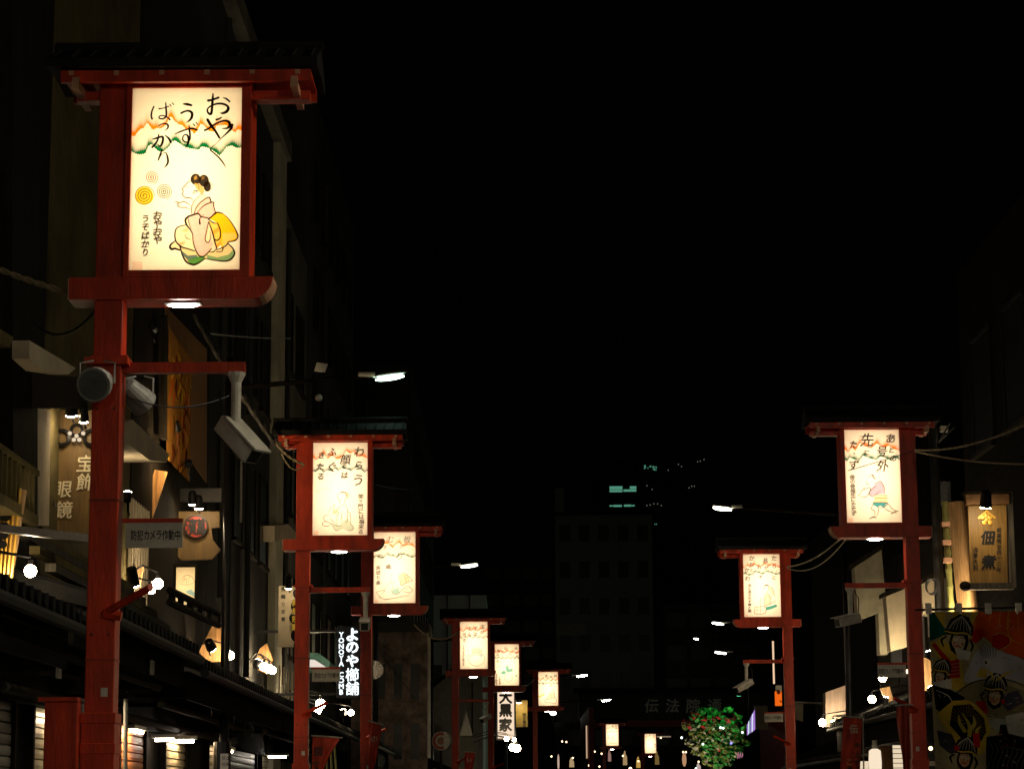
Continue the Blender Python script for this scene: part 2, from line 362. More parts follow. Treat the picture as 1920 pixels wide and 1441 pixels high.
    for cx, cy, R, col, tn in ((380, 160, 88, (.85, .45, .3), 3.2), (285, 405, 135, (.75, .55, .05), 4), (545, 350, 105, (.35, .3, .28), 4.2)):
        if R == 135: pol([(cx + 122 * math.cos(a) * (1 + .05 * math.sin(3 * a)), cy + 122 * math.sin(a)) for a in np.linspace(0, 6.28, 30)], (.98, .84, .05), .95)
        s([(cx + R * (k / 60) * math.cos(k / 60 * tn * 6.28), cy + R * (k / 60) * math.sin(k / 60 * tn * 6.28)) for k in range(4, 61)], [16, 13, 12, 9], [q * .6 for q in col], .95)
    for i, ch in enumerate('おやおや'): c3.text(ch, 462, 665 + i * 108, 125, K, 1, .95, -.15, 0, .7)
    for i, ch in enumerate('うそばかり'): c3.text(ch, 300, 710 + i * 112, 112, K, 1, .9, -.15, 0, .7)
    for i in (0, 1): s([(525 + i * 14, 565 - i * 4), (535 + i * 14, 550)], 5, K); s([(212 + i * 14, 1225 + i * 16), (230 + i * 12, 1222 + i * 18)], 5, K)
    P1 = (.93, .76, .77)
    cushion = [(765, 1090), (785, 1180), (840, 1280), (930, 1320), (1000, 1300), (1090, 1240), (1200, 1260), (1350, 1275), (1430, 1250), (1480, 1180), (1460, 1110), (1400, 1045), (1300, 1100), (1130, 1150), (950, 1140)]
    pol(cushion, (.93, .86, .68)); pol([(775, 1130), (860, 1200), (980, 1190), (1000, 1230), (860, 1260), (800, 1200)], (.05, .38, .45), .85); pol([(850, 1265), (1000, 1215), (1090, 1215), (1080, 1245), (990, 1300), (920, 1318)], (.12, .55, .2), .9)
    pol([(1110, 1190), (1250, 1225), (1400, 1190), (1465, 1120), (1480, 1180), (1430, 1250), (1330, 1275), (1120, 1245)], (.18, .6, .42), .75)
    foot = [(695, 1005), (640, 1050), (625, 1090), (650, 1115), (690, 1108), (765, 1125), (750, 1060)]; pol(foot, (.97, .9, .78))
    knee = [(840, 795), (760, 810), (705, 850), (690, 940), (710, 1020), (780, 1085), (860, 1110), (950, 1138), (940, 1050), (920, 920), (880, 860)]
    pol(knee, (.99, .93, .82)); pol([(765, 870), (850, 830), (880, 870), (840, 890)], (.96, .6, .3), .55); pol([(730, 1030), (830, 1010), (820, 1050), (770, 1070)], (.96, .5, .2), .55)
    obi = [(1145, 715), (1240, 632), (1320, 640), (1400, 710), (1480, 830), (1525, 940), (1490, 1000), (1400, 1020), (1310, 1100), (1285, 1000), (1290, 900), (1270, 790), (1200, 740)]
    pol(obi, (1, .78, .12)); pol([(1320, 900), (1480, 900), (1515, 960), (1400, 1015), (1320, 1080)], (1, .85, .5), .7)
    obf = [(1145, 740), (1270, 790), (1292, 900), (1300, 1060), (1250, 1105), (1205, 940)]; pol(obf, (1, .82, .42)); pol([(1185, 870), (1270, 820), (1285, 870), (1195, 930)], (1, .55, .1), .6); pol([(1240, 1060), (1295, 1000), (1298, 1050), (1250, 1100)], (1, .5, .1), .6)
    skirt = [(1145, 750), (1190, 900), (1242, 1105), (1130, 1150), (1060, 1080), (1090, 800)]; pol(skirt, (.98, .88, .8))
    torso = [(945, 640), (975, 560), (1040, 480), (1140, 420), (1165, 480), (1205, 492), (1205, 540), (1230, 650), (1145, 702), (1040, 685)]; pol(torso, P1, 1, .12)
    coll = [(915, 640), (912, 570), (950, 470), (1030, 405), (1090, 390), (1125, 425), (1040, 480), (970, 560), (945, 640)]; pol(coll, (1, .97, .9))
    slv = [(870, 680), (980, 645), (1015, 655), (1040, 685), (1120, 700), (1140, 760), (1090, 990), (1130, 1028), (1165, 990), (1200, 1050), (1150, 1130), (1090, 1195), (1040, 1215), (990, 1180), (945, 1080), (920, 920), (900, 870), (840, 780), (830, 720)]; pol(slv, P1, 1, .15)
    pol([(835, 730), (870, 690), (890, 780), (905, 860), (850, 800)], (1, .96, .88))
    for pts, wd in [(cushion[0:6], [8, 12, 16, 14, 8]), (cushion[5:12], [7, 10, 14, 12, 8]), (foot, [8, 16, 18, 14, 8]), (knee[:1] + knee[1:8], [7, 11, 12, 9]), ([(820, 930), (850, 970), (905, 990)], 7), ([(870, 905), (820, 925)], 5),
                    (obi[:3], [10, 13, 8]), (obi[2:8], [4, 8, 12, 9]), ([(1400, 1020), (1370, 1065), (1310, 1100), (1240, 1125)], [9, 10, 6]), ([(1145, 730), (1200, 765), (1245, 775)], [8, 10, 6]), ([(1255, 770), (1290, 860), (1290, 960), (1250, 1000), (1225, 990)], [9, 11, 9]), ([(1140, 750), (1190, 900), (1220, 1020), (1245, 1105)], [8, 13, 10]),
                    ([(1240, 1105), (1200, 1150), (1135, 1155)], 9), ([(1330, 1100), (1310, 1145), (1240, 1150)], [9, 6]), (slv[:5] + [(1140, 725)], [14, 12, 9, 9]), ([(1040, 685), (1018, 720), (1022, 780)], [5, 10, 14]), ([(870, 680), (832, 720), (840, 780), (895, 860), (925, 920), (930, 1000), (955, 1100), (1000, 1190), (1045, 1215), (1095, 1195), (1175, 1110)], [14, 16, 14, 9, 7, 9, 9, 12, 10, 8]),
                    ([(862, 685), (875, 760), (905, 850)], 8), ([(1135, 760), (1110, 880), (1092, 990), (1132, 1028), (1165, 960), (1160, 880)], [7, 8, 8, 3]), ([(945, 640), (975, 560), (1040, 485), (1140, 425), (1170, 485)], [7, 8, 11]), ([(915, 645), (910, 570), (945, 480), (1025, 405), (1100, 385)], [6, 7, 5, 3]), ([(985, 635), (1060, 550), (1130, 510), (1203, 492), (1205, 540), (1232, 640)], [5, 9, 9, 8]), ([(1030, 685), (1080, 655)], 7), ([(1145, 700), (1230, 650)], 10)]:
        s(pts, [q * 1.8 for q in wd] if hasattr(wd, '__len__') else wd * 1.8, (.04, .02, .02))
    for pts in ([(905, 210), (865, 225), (830, 265), (785, 315), (803, 345), (790, 375), (800, 405), (835, 432), (890, 432), (935, 470)], [(695, 480), (760, 497), (800, 482), (850, 500), (905, 542)], [(700, 487), (735, 500), (725, 530), (760, 560), (830, 562), (905, 590)], [(835, 285), (865, 290)], [(930, 375), (950, 340), (990, 345), (935, 378)], [(740, 530), (775, 520)]):
        s(pts, 13, (.2, .08, .03))
    c3.stroke([(690, 478), (740, 492)], 8, (.75, .35, .25))
    H = (.12, .07, .02)
    for cx, cy, rx, ry in ((965, 185, 68, 76), (1075, 205, 68, 82), (1120, 280, 50, 72)): pol([(cx + rx * math.cos(a), cy + ry * math.sin(a)) for a in np.linspace(0, 6.28, 26)], H, .98)
    pol([(940, 160), (975, 130), (990, 175), (950, 200)], (.75, .6, .3), .7); pol([(1050, 140), (1085, 150), (1080, 185), (1040, 190)], (.6, .45, .2), .5); pol([(950, 235), (1020, 250), (1080, 310), (1075, 360), (1040, 380), (1000, 340), (960, 290)], (.82, .66, .36), .9)
    s([(1150, 215), (1190, 260), (1170, 320), (1140, 345)], 6, (.35, .22, .1)); s([(1000, 240), (1010, 330)], 10, H); s([(1010, 375), (1050, 380), (1085, 340)], 8, H)
    pol([(125, 1278), (262, 1275), (265, 1400), (122, 1400)], (.9, .5, .4), .28)
    for k in range(4): s([(145 + k * 30, 1300), (150 + k * 28, 1380)], 5, (.8, .4, .3), .5)
def stamp(c, x, y, a): c.poly([(x, y), (x + a, y), (x + a, y + a), (x, y + a)], (.95, .6, .5), .35)
G2 = (.4, .55, .5)
def art_2(c):
    mountains(c, [(180, 300), (215, 330), (250, 310), (300, 250), (350, 320), (400, 270), (440, 320), (480, 320), (520, 290), (560, 225), (600, 260), (640, 240), (700, 300), (740, 290), (810, 325)], [(180, 460), (215, 470), (260, 430), (300, 480), (340, 450), (390, 465), (430, 430), (470, 460), (510, 420), (560, 440), (610, 460), (670, 420), (720, 440), (760, 480), (810, 450)], 75, 60, (1, .55, .2), (.15, .38, .36))
    for ch, x, y, z in (('わ', 705, 240, 125), ('ら', 700, 400, 115), ('う', 690, 570, 150), ('顔', 550, 330, 125), ('に', 540, 415, 60), ('は', 540, 512, 85), ('ふ', 400, 240, 110), ('ぐ', 398, 415, 130), ('き', 280, 278, 80), ('た', 268, 410, 90), ('る', 270, 525, 90)): c.text(ch, x, y, z, K, 1, .95, -.15, 0, .6)
    for i, ch in enumerate('笑う門には福来る'): c.text(ch, 720 - 6 * math.sin(i), 760 + i * 58, 62 if i != 1 else 45, (.08, .05, .03), 1)
    L = (.2, .12, .1)
    c.poly([(390, 1085), (440, 1150), (520, 1120), (600, 1155), (635, 1130), (600, 1060), (560, 1010), (480, 1090)], (.72, .82, .78), .8)
    for pts in ([(470, 730), (500, 705), (560, 715), (590, 745), (570, 780), (540, 790), (540, 840)], [(470, 730), (455, 760), (475, 790), (490, 820), (460, 820)], [(430, 850), (380, 890), (350, 950)], [(540, 840), (470, 890), (430, 940), (410, 930), (430, 850)], [(545, 850), (570, 920), (565, 1040), (540, 1060)], [(565, 930), (600, 960), (600, 1060), (635, 1120), (600, 1155), (520, 1130)],
                [(370, 970), (310, 980), (305, 1030), (360, 1060), (450, 1095), (500, 1100)], [(370, 1010), (400, 1045), (450, 1075)], [(505, 920), (500, 1000), (490, 1085)], [(330, 1040), (285, 1065), (300, 1095), (350, 1098), (390, 1075)], [(390, 1085), (440, 1150), (520, 1120)], [(410, 940), (470, 940), (450, 1000), (450, 1090)]): c.stroke(pts, 7, L, .9)
    c.stroke([(500, 712), (545, 715), (560, 760), (575, 730)], 14, (.5, .35, .15), .8); c.stroke([(235, 700), (280, 670), (340, 665), (380, 690)], 4, (.6, .6, .4), .6); c.stroke([(230, 690), (240, 710)], 9, (.4, .4, .2), .7); c.poly([(405, 905), (470, 905), (450, 960), (400, 970)], (1, .8, .65), .6)
    stamp(c, 190, 1155, 50)
def art_r1(c):
    mountains(c, [(515, 500), (555, 540), (590, 490), (620, 520), (660, 450), (700, 470), (760, 500), (815, 450), (870, 490), (920, 470), (970, 500), (1025, 520)], [(520, 600), (545, 620), (570, 585), (620, 605), (660, 610), (690, 565), (750, 590), (810, 605), (850, 570), (900, 590), (950, 610), (990, 580), (1030, 610)], 70, 60, (1, .5, .04), (.0, .4, .3))
    for ch, x, y, z in (('あ', 942, 405, 95), ('と', 950, 512, 60), ('の', 965, 590, 70), ('号', 862, 525, 105), ('外', 872, 660, 115), ('先', 728, 420, 130), ('に', 725, 540, 55), ('た', 605, 465, 75), ('、', 610, 548, 60), ('ず', 608, 655, 100)): c.text(ch, x, y, z, K, 1, .95, -.15, 0, .6)
    for i, ch in enumerate('後の後悔先にたたず'): c.text(ch, 595 + i * 2, 768 + i * 42, 46, (.08, .05, .03), 1)
    c.poly([(800, 830), (850, 805), (880, 850), (890, 920), (810, 930), (760, 940), (750, 900)], (.8, .68, .85), .9); c.poly([(800, 940), (910, 930), (915, 1000), (790, 1000)], (1, .8, .6), .7)
    c.poly([(790, 1000), (915, 1005), (880, 1045), (850, 1030), (825, 1045), (778, 1020)], (.15, .6, .68), .95)
    L = (.2, .12, .1)
    for pts in ([(735, 770), (780, 745), (800, 790)], [(730, 800), (725, 830), (760, 840)], [(800, 830), (850, 805), (885, 860), (890, 920)], [(810, 850), (760, 890), (752, 930), (790, 940), (850, 890)], [(650, 935), (700, 880), (760, 870), (720, 950), (650, 935)], [(800, 930), (930, 935)], [(795, 960), (930, 960)], [(790, 1000), (770, 1060), (800, 1080), (800, 1130)], [(830, 1045), (835, 1080), (815, 1130)], [(880, 1045), (920, 1075), (1000, 1100)], [(920, 1010), (960, 1060), (1010, 1080)], [(700, 880), (700, 845)], [(780, 1000), (915, 1005), (880, 1045), (825, 1045)]): c.stroke(pts, 7, L, .95)
    c.stroke([(775, 750), (795, 785)], 12, K); c.stroke([(800, 770), (850, 775)], 6, (.6, .6, .5)); c.stroke([(755, 1150), (790, 1135), (815, 1145)], 12, (.35, .33, .28)); c.stroke([(950, 1105), (985, 1085), (1015, 1080)], 14, (.5, .48, .4))
    stamp(c, 560, 1145, 45)
def art_r2(c):
    mountains(c, [(425, 510), (460, 520), (490, 470), (540, 510), (590, 460), (640, 480), (690, 500), (750, 450), (810, 480), (860, 460), (970, 500)], [(430, 610), (470, 600), (520, 625), (570, 610), (610, 570), (660, 580), (720, 605), (780, 565), (850, 580), (910, 605), (975, 590)], 60, 50, (1, .5, .04), (.0, .4, .3))
    for ch, x, y, z in (('た', 885, 362, 80), ('ら', 890, 475, 80), ('、', 920, 545, 50), ('に', 890, 650, 65), ('見', 760, 400, 75), ('が', 772, 500, 60), ('か', 560, 365, 80), ('ね', 560, 460, 65), ('と', 562, 545, 55), ('わ', 670, 500, 60), ('か', 490, 545, 75), ('わ', 500, 670, 80), ('ず', 690, 640, 50)): c.text(ch, x, y, z, K, .9)
    for i, ch in enumerate('互に見かわす顔と顔'): c.text(ch, 532, 772 + i * 47, 44, (.1, .06, .04), 1)
    c.poly([(760, 880), (800, 870), (850, 930), (840, 1050), (740, 1080), (750, 980)], (1, .85, .8), .9); c.poly([(820, 780), (860, 810), (890, 900), (850, 910), (820, 840)], (1, .85, .82), .9)
    c.poly([(760, 1090), (870, 1060), (920, 1040), (935, 1075), (860, 1110), (780, 1135)], (.2, .65, .65), .95)
    L = (.4, .22, .18)
    for pts in ([(735, 830), (740, 780), (780, 755), (810, 780), (800, 850), (770, 860)], [(820, 770), (860, 810), (888, 880), (888, 920), (850, 910)], [(760, 880), (745, 980), (740, 1070)], [(790, 890), (830, 950), (830, 1040)], [(740, 1080), (830, 1040), (900, 1000), (890, 980)], [(600, 1100), (600, 1170), (630, 1190), (750, 1180), (770, 1110), (740, 1080), (620, 1090), (600, 1100)], [(690, 1090), (690, 980), (740, 940)], [(640, 1090), (640, 1185)], [(690, 1090), (690, 1185)], [(600, 1130), (765, 1130)]): c.stroke(pts, 8, L, .9)
    c.stroke([(745, 775), (780, 765), (805, 775)], 14, K, .9); stamp(c, 470, 1200, 30)
def art_3(c):
    mountains(c, [(95, 330), (200, 380), (250, 320), (290, 310), (370, 380), (420, 320), (460, 300), (520, 360), (570, 340), (640, 340), (700, 385)], [(95, 530), (140, 500), (200, 530), (240, 530), (290, 470), (330, 500), (380, 500), (430, 525), (480, 480), (540, 480), (600, 510), (650, 525), (700, 500)], 75, 55, (1, .58, .1), (.25, .45, .35))
    for ch, x, y, z in (('板', 575, 258, 115), ('き', 495, 358, 70), ('り', 470, 500, 120), ('む', 338, 255, 110), ('す', 258, 372, 80), ('め', 190, 500, 85)): c.text(ch, x, y, z, K, .92, .95, -.15, 0, .1)
    for i, ch in enumerate('舌切り雀'): c.text(ch, 162, 672 + i * 72, 62, (.08, .05, .03), 1)
    c.poly([(270, 640), (330, 615), (350, 690), (270, 685)], (.2, .15, .1), .75); c.poly([(370, 990), (450, 960), (470, 1040), (400, 1060), (355, 1030)], (.4, .75, .78), .7); c.poly([(450, 800), (520, 760), (600, 790), (610, 870), (490, 930)], (1, .85, .72), .7)
    L = (.25, .12, .1)
    for pts in ([(450, 790), (520, 755), (590, 790), (650, 860), (610, 870), (490, 930), (480, 880), (440, 800)], [(520, 770), (560, 850), (550, 900)], [(560, 780), (600, 860)], [(385, 920), (355, 1000), (370, 1050), (430, 1060), (470, 1030), (530, 970), (590, 990)], [(530, 950), (600, 950), (650, 1000), (620, 1035), (560, 1030), (510, 1010)], [(130, 1030), (260, 1130), (620, 1060)], [(130, 1025), (250, 1000), (210, 1060)], [(260, 1140), (620, 1080)], [(310, 850), (350, 890), (400, 880)], [(250, 1000), (310, 900)], [(360, 760), (340, 820)]): c.stroke(pts, 8, L, .85)
    c.stroke([(170, 1110), (200, 1095)], 8, L); stamp(c, 115, 1140, 45)
def art_4(c):
    mountains(c, zig(315, 690, 370, 22, 8, 1), zig(315, 690, 470, 14, 11, 2), 70, 45, (1, .5, .25), (.35, .42, .38), 1, 1)
    for ch, x, y, z in (('玉', 615, 325, 62), ('が', 610, 395, 50), ('子', 520, 350, 62), ('は', 522, 420, 55), ('た', 450, 345, 50), ('ん', 442, 430, 50), ('出', 377, 425, 50), ('た', 382, 502, 50)): c.text(ch, x, y, z, K, .9)
    for i, ch in enumerate('ひょうたんから駒が出た'): c.text(ch, 368, 585 + i * 25, 25, (.3, .2, .15), .8)
    c.poly([(465, 640), (500, 610), (570, 610), (610, 640), (600, 690), (480, 690)], (1, .75, .75), .8); c.poly([(440, 710), (500, 715), (470, 740)], (.55, .75, .85), .8); c.poly([(560, 700), (630, 690), (600, 740)], (.55, .75, .85), .8)
    c.stroke([(537 + 107 * math.cos(a), 745 + 103 * math.sin(a)) for a in np.linspace(-.55, 3.75, 16)], 6, (.4, .4, .4), .8); c.stroke([(430, 700), (480, 700), (520, 705), (580, 700), (635, 680)], 6, (.35, .35, .4), .8); c.stroke([(465, 640), (500, 600), (535, 570), (575, 600), (610, 640), (605, 690)], 5, (.8, .5, .5), .7)
def art_5(c):
    mountains(c, zig(775, 1100, 665, 18, 8, 3), zig(775, 1100, 745, 12, 11, 4), 62, 42, (1, .45, .15), (.35, .45, .38), 1, 1)
    for ch, x, y, z in (('大', 1055, 610, 48), ('か', 1060, 665, 34), ('ぶ', 1062, 712, 34), ('山', 920, 605, 45), ('か', 880, 655, 34), ('ら', 980, 690, 30), ('ぬ', 830, 640, 40), ('け', 820, 700, 34), ('た', 820, 780, 32)): c.text(ch, x, y, z, K, .85)
    c.text('大根役者', 842, 1000, 26, (.3, .2, .15), .8); c.text('根ほり葉ほり', 802, 960, 26, (.3, .2, .15), .8)
    T = (.2, .66, .64)
    for p in ([(930, 930), (920, 860), (945, 825), (965, 870), (950, 930)], [(935, 940), (860, 950), (865, 925), (900, 900)], [(950, 930), (960, 885), (1010, 880), (1015, 915)], [(860, 935), (930, 935), (900, 960)], [(1040, 960), (1075, 970), (1060, 995)]): c.poly(p, T, .85)
    c.stroke([(955, 955), (910, 975), (905, 1020), (950, 1058), (1000, 1030), (1005, 975), (955, 955)], 6, (.55, .45, .4), .8); c.stroke([(780, 860), (850, 855), (1000, 840)], 8, (1, .7, .6), .5)
def art_6(c):
    mountains(c, zig(1368, 1635, 1035, 16, 8, 5), zig(1368, 1635, 1085, 11, 11, 6), 50, 36, (1, .4, .1), (.35, .42, .35), 1, 1)
    for ch, x, y, z in (('は', 1597, 980, 42), ('は', 1540, 992, 40), ('き', 1475, 985, 44), ('木', 1440, 1090, 30), ('に', 1540, 1110, 26)): c.text(ch, x, y, z, K, .85)
    c.poly([(1530, 1210), (1580, 1200), (1590, 1290), (1480, 1310), (1490, 1270)], (1, .82, .78), .8); c.poly([(1380, 1255), (1450, 1215), (1455, 1235), (1385, 1275)], (.85, .85, .3), .85)
    for pts in ([(1530, 1210), (1560, 1165), (1580, 1210), (1590, 1270), (1610, 1310), (1590, 1345), (1530, 1338), (1465, 1335), (1460, 1310), (1500, 1290)], [(1530, 1210), (1500, 1250), (1480, 1310)], [(1540, 1220), (1540, 1300)]): c.stroke(pts, 6, (.3, .25, .25), .8)
def art_7(c):
    mountains(c, zig(0, 100, 34, 5, 6, 7), zig(0, 100, 60, 3, 9, 8), 12, 9, (1, .5, .3), (.4, .42, .35), .9, .9)
    c.text('花よ', 80, 14, 15, K, .7); c.text('見', 55, 16, 14, K, .7); c.text('月に', 18, 100, 12, K, .7)
    c.stroke([(40, 140), (48, 95), (55, 95), (62, 140)], 4, (.7, .5, .35), .8); c.stroke([(25, 145), (50, 146), (80, 148)], 4, (.7, .5, .35), .8)
def art_8(c):
    mountains(c, zig(0, 100, 30, 5, 6, 9), zig(0, 100, 52, 3, 9, 10), 12, 9, (1, .5, .3), (.4, .42, .35), .9, .9)
    c.text('口上', 80, 14, 14, K, .7); c.text('竹', 45, 14, 13, K, .7); c.text('福の神', 88, 90, 12, (.4, .3, .25), .7); c.stroke([(30, 150), (50, 120), (70, 150), (30, 150)], 3, (.8, .6, .45), .7)

PW, PH, KX = 0.64, 1.1, 0.965
RAFT = {}
def sign_post(cpx, cpy, H, side, canvas, label, lens, arm=False, plate=True, box=None, speakers=False, hooks=False, power=5.5, detail=True, armz=4.15):
    """side=+1: the panel hangs to +x of the post; panel centre seen at (cpx,cpy) with height H px"""
    d = PH / (V(cpx, cpy - H / 2, 1).z - V(cpx, cpy + H / 2, 1).z); c = V(cpx, cpy, d); m = side
    zb = c.z - PH / 2; zt = c.z + PH / 2; x0 = c.x - m * 0.44; y0 = d + 0.10
    t = thing('lantern_sign_post', (x0, y0, 0), label, 'street lantern', 'red lantern sign posts along the street')
    def B(mb, a, b, ya, yb, za, zc): return mb.box(x0 + m * a * KX, x0 + m * b * KX, y0 + ya, y0 + yb, za, zc)
    def P(name, mt, a, b, ya, yb, za, zc, par=None, bevel=0): return B(MB(), a, b, ya, yb, za, zc).build(name, mt, par or t, bevel=bevel)
    z = lambda k: zb + k      # heights relative to the panel bottom
    B(MB(), -.085, .085, -.085, .085, 0, zt + .05).build('post', RED, t, bevel=.006)
    mb = MB(); B(mb, -.098, .098, -.098, .098, 0, 2.12); B(mb, -.103, .103, -.103, .103, 1.93, 1.99); B(mb, -.103, .103, -.103, .103, 2.10, 2.16); mb.build('base_sleeve', RED, t, bevel=.004)
    # lower beam with the curved outer end
    pts = [(-.235, z(-.045)), (-.235, z(-.175))]; R = .13
    pts += [(.99 - R + R * math.sin(a), z(-.175) + R - R * math.cos(a)) for a in np.linspace(0, math.pi / 2, 9)] + [(.995, z(-.045))]
    mb = MB(); mb.prism([(x0 + m * a * KX, y0 - .12, b) for a, b in pts], (0, .24, 0)); lb = mb.build('lower_beam', RED, t)
    P('beam_end_cap', PALE, -.243, -.2355, -.115, .115, z(-.17), z(-.05)); mb = MB(); mb.prism([(x0 + m * a * KX, y0 - .11, b) for a, b in [(q[0] + .004, q[1]) for q in pts[4:-1]] + [(q[0] - .02, q[1] + .004) for q in pts[4:-1]][::-1]], (0, .22, 0)); mb.build('beam_end_cap', PALE, t)
    # lantern box: frame, back, sides, paper
    mb = MB(); yf = -.10
    B(mb, .085, .12, yf - .02, .16, z(-.045), zt + .05); B(mb, .79, .85, yf - .02, .16, z(-.045), zt + .05); B(mb, .12, .79, yf - .02, .16, zt + .002, zt + .05); B(mb, .12, .79, yf - .02, .16, z(-.045), z(-.002)); mb.build('frame', RED, t, bevel=.003)
    mb = MB(); B(mb, .121, .789, .24, .26, z(-.04), zt + .045); B(mb, .121, .135, .161, .24, z(-.04), zt + .045); B(mb, .775, .789, .161, .24, z(-.04), zt + .045); B(mb, .135, .775, .161, .24, zt + .01, zt + .045); B(mb, .135, .775, .161, .24, z(-.04), z(-.01)); mb.build('back_box', RED, t)
    mb = MB()
    for a, b, za, zc in ((.122, .127, z(.0), zt), (.783, .788, z(.0), zt), (.127, .783, zt - .004, zt), (.127, .783, z(0), z(.004))): B(mb, a, b, -.085, .235, za, zc)
    B(mb, .122, .788, .232, .238, z(0), zt); mb.build('added_reflector_lining', mat('white_reflector_lining', (.8, .78, .74), .8, var=.05), t)  # unseen white lining added so bounced light does not redden the panel
    canvas.mesh('painted_panel', (x0 + m * .455 * KX, y0 + yf, c.z), PW + .012, PH + .006, PAPER, t)
    l = area('panel_lamp', (x0 + m * .455 * KX, y0 + .20, c.z - .02), (math.pi / 2, 0, math.pi), .44, .86, power, (1, .76, .40) if H > 300 else (1, .74, .44), t)
    l.rotation_euler = (-math.pi / 2, 0, 0)
    # roof
    for a, b in ((-.235, -.086), (.851, 1.2)): P('cross_beam', RED, a, b, -.05, .05, zt - .055, zt)
    mb = MB(); B(mb, -.30, 1.22, -.225, -.19, zt + .005, zt + .075); B(mb, -.30, 1.22, .19, .225, zt + .005, zt + .075); B(mb, -.30, 1.22, -.195, .195, zt + .055, zt + .07); mb.build('eave_board', RED, t)
    if H > 50:
        for k in range(6): P('rafter_end', PALE, -.25 + k * .275, -.22 + k * .275, -.235, -.2, zt + .045, zt + .072)
    for a in (-.225, 1.10):
        mb = MB(); B(mb, a, a + .042, -.26, .2, zt - .045, zt + .003); B(mb, a, a + .042, -.24, -.2, zt - .044, zt + .03); mb.build('bracket_arm', PALE, t)
    mb = MB(); zr = zt + .076
    mb.prism([(x0 + m * -.36, y0 + a, b) for a, b in ((-.30, zr), (-.30, zr + .05), (0, zr + .20), (.30, zr + .05), (.30, zr), (0, zr + .02))], (m * 1.58, 0, 0))
    mb.tube([(x0 + m * -.37, y0, zr + .21), (x0 + m * 1.23, y0, zr + .21)], .035, 8)
    for k in range(15): mb.tube([(x0 + m * (-.33 + k * .108), y0 - .29, zr + .06), (x0 + m * (-.33 + k * .108), y0, zr + .205)], .009, 5)
    mb.build('tiled_roof', TILE, t)
    # lamp under the beam
    mb = MB(); B(mb, .33, .55, -.045, .045, z(-.185), z(-.175)); h = mb.build('lamp_housing', WHT, t)
    mb = MB(); xs = x0 + m * .44 * KX; mb.ball((xs, y0, z(-.187)), .092, 8, (1, .36, .15)); mb.build('lamp_glass', TUBE, t, smooth=True)
    if arm is not False:
        P('camera_arm', RED, .086, .82, -.03, .03, armz - .03, armz + .03); P('arm_clamp', RED, -.1, .12, -.1, .1, armz + .031, armz + .06)
        camera(t, x0 + m * .74, y0, armz - .03, m, arm)
    if plate:
        zp = 3.12; q = MB(); B(q, .099, .46, -.012, .012, zp + .125, zp + .15); q.build('plate_bracket', RED, t)
        q = MB(); B(q, .12, .46, -.008, .008, zp - .02, zp + .125); pl = q.build('notice_plate', WHT, t)
        if H > 100:
            q = MB(); xl = min(x0 + m * .12, x0 + m * .46)
            text_mesh(q, '防犯カメラ作動中', lambda u, v, k: (xl + .045 + u * 1.0, y0 - .0085, zp + .053 + v * 1.7), .037, .02, .036); q.build('lettering', INK, pl)
    if box:
        q = MB(); q.box(x0 - box * m * .104 if box > 0 else x0 + m * .104, x0 - m * .29 if box > 0 else x0 + m * .31, y0 - .16, y0 + .1, .9, 2.22)
        b = q.build('control_box', REDD if H < 100 else RED, t, bevel=.006)
        q = MB(); q.box(x0 - box * m * .104, x0 - box * m * .325, y0 - .18, y0 + .12, 2.222, 2.245); q.build('lid', RED, b)
    if speakers:
        zs = 4.02
        for xx, yy, r, ax in ((-.03, -.24, .1, Vector((-.15, -1, -.35))), (.13, .26, .085, Vector((.5, .6, -.5)))):
            q = MB(); a = Vector((x0 + m * xx, y0 + yy, zs)); ax.normalize()
            q.tube([a - ax * .13, a - ax * .12, a - ax * .02, a, a + ax * .05, a + ax * .06], [.03, .06, .075, r * .95, r, r], 20)
            sp = q.build('loudspeaker', GREY, t, smooth=False)
            q = MB(); q.tube([a + ax * .0605, a + ax * .062], r * .86, 20); q.build('grille', CABLE if False else mat('speaker_grille', (.16, .17, .16), .5, .3), sp)
            q = MB()
            for e in (-1, 1): q.tube([a + Vector((e * r, 0, 0)), a + Vector((e * r, .01, .12)), a + Vector((e * r * .3, .05, .14))], .006, 6)
            q.build('bracket', GREY, sp)
        q = MB(); B(q, -.13, .13, -.13, .13, zs + .135, zs + .175); q.build('clamp', RED, t)
    if H > 100:
        for zz in (1.2, 2.6, 3.9, zb - .5):
            for dx in (-.05, .05): MB().tube([(x0 + dx, y0 - .086, zz), (x0 + dx, y0 - .094, zz)], .011, 8).build('bolt', REDD, t)
        P('seam_band', REDD, -.088, .088, -.0875, .0875, 3.36, 3.375)
        P('seam_band', REDD, -.088, .088, -.0875, .0875, 2.45, 2.462)
        P('sticker', WHT, .01, .05, -.0865, -.0853, 1.95 + .3, 2.3)
    # stub bracket halfway up
    q = MB(); q.tube([(x0 + m * .02, y0 - .09, 2.72), (x0 + m * .32, y0 - .35, 2.84)], .022, 8); q.tube([(x0 + m * .02, y0 - .1, 2.72), (x0 + m * .12, y0 - .1, 2.70)], .03, 6); q.build('banner_stub', RED, t)
    return t, x0, y0, zb
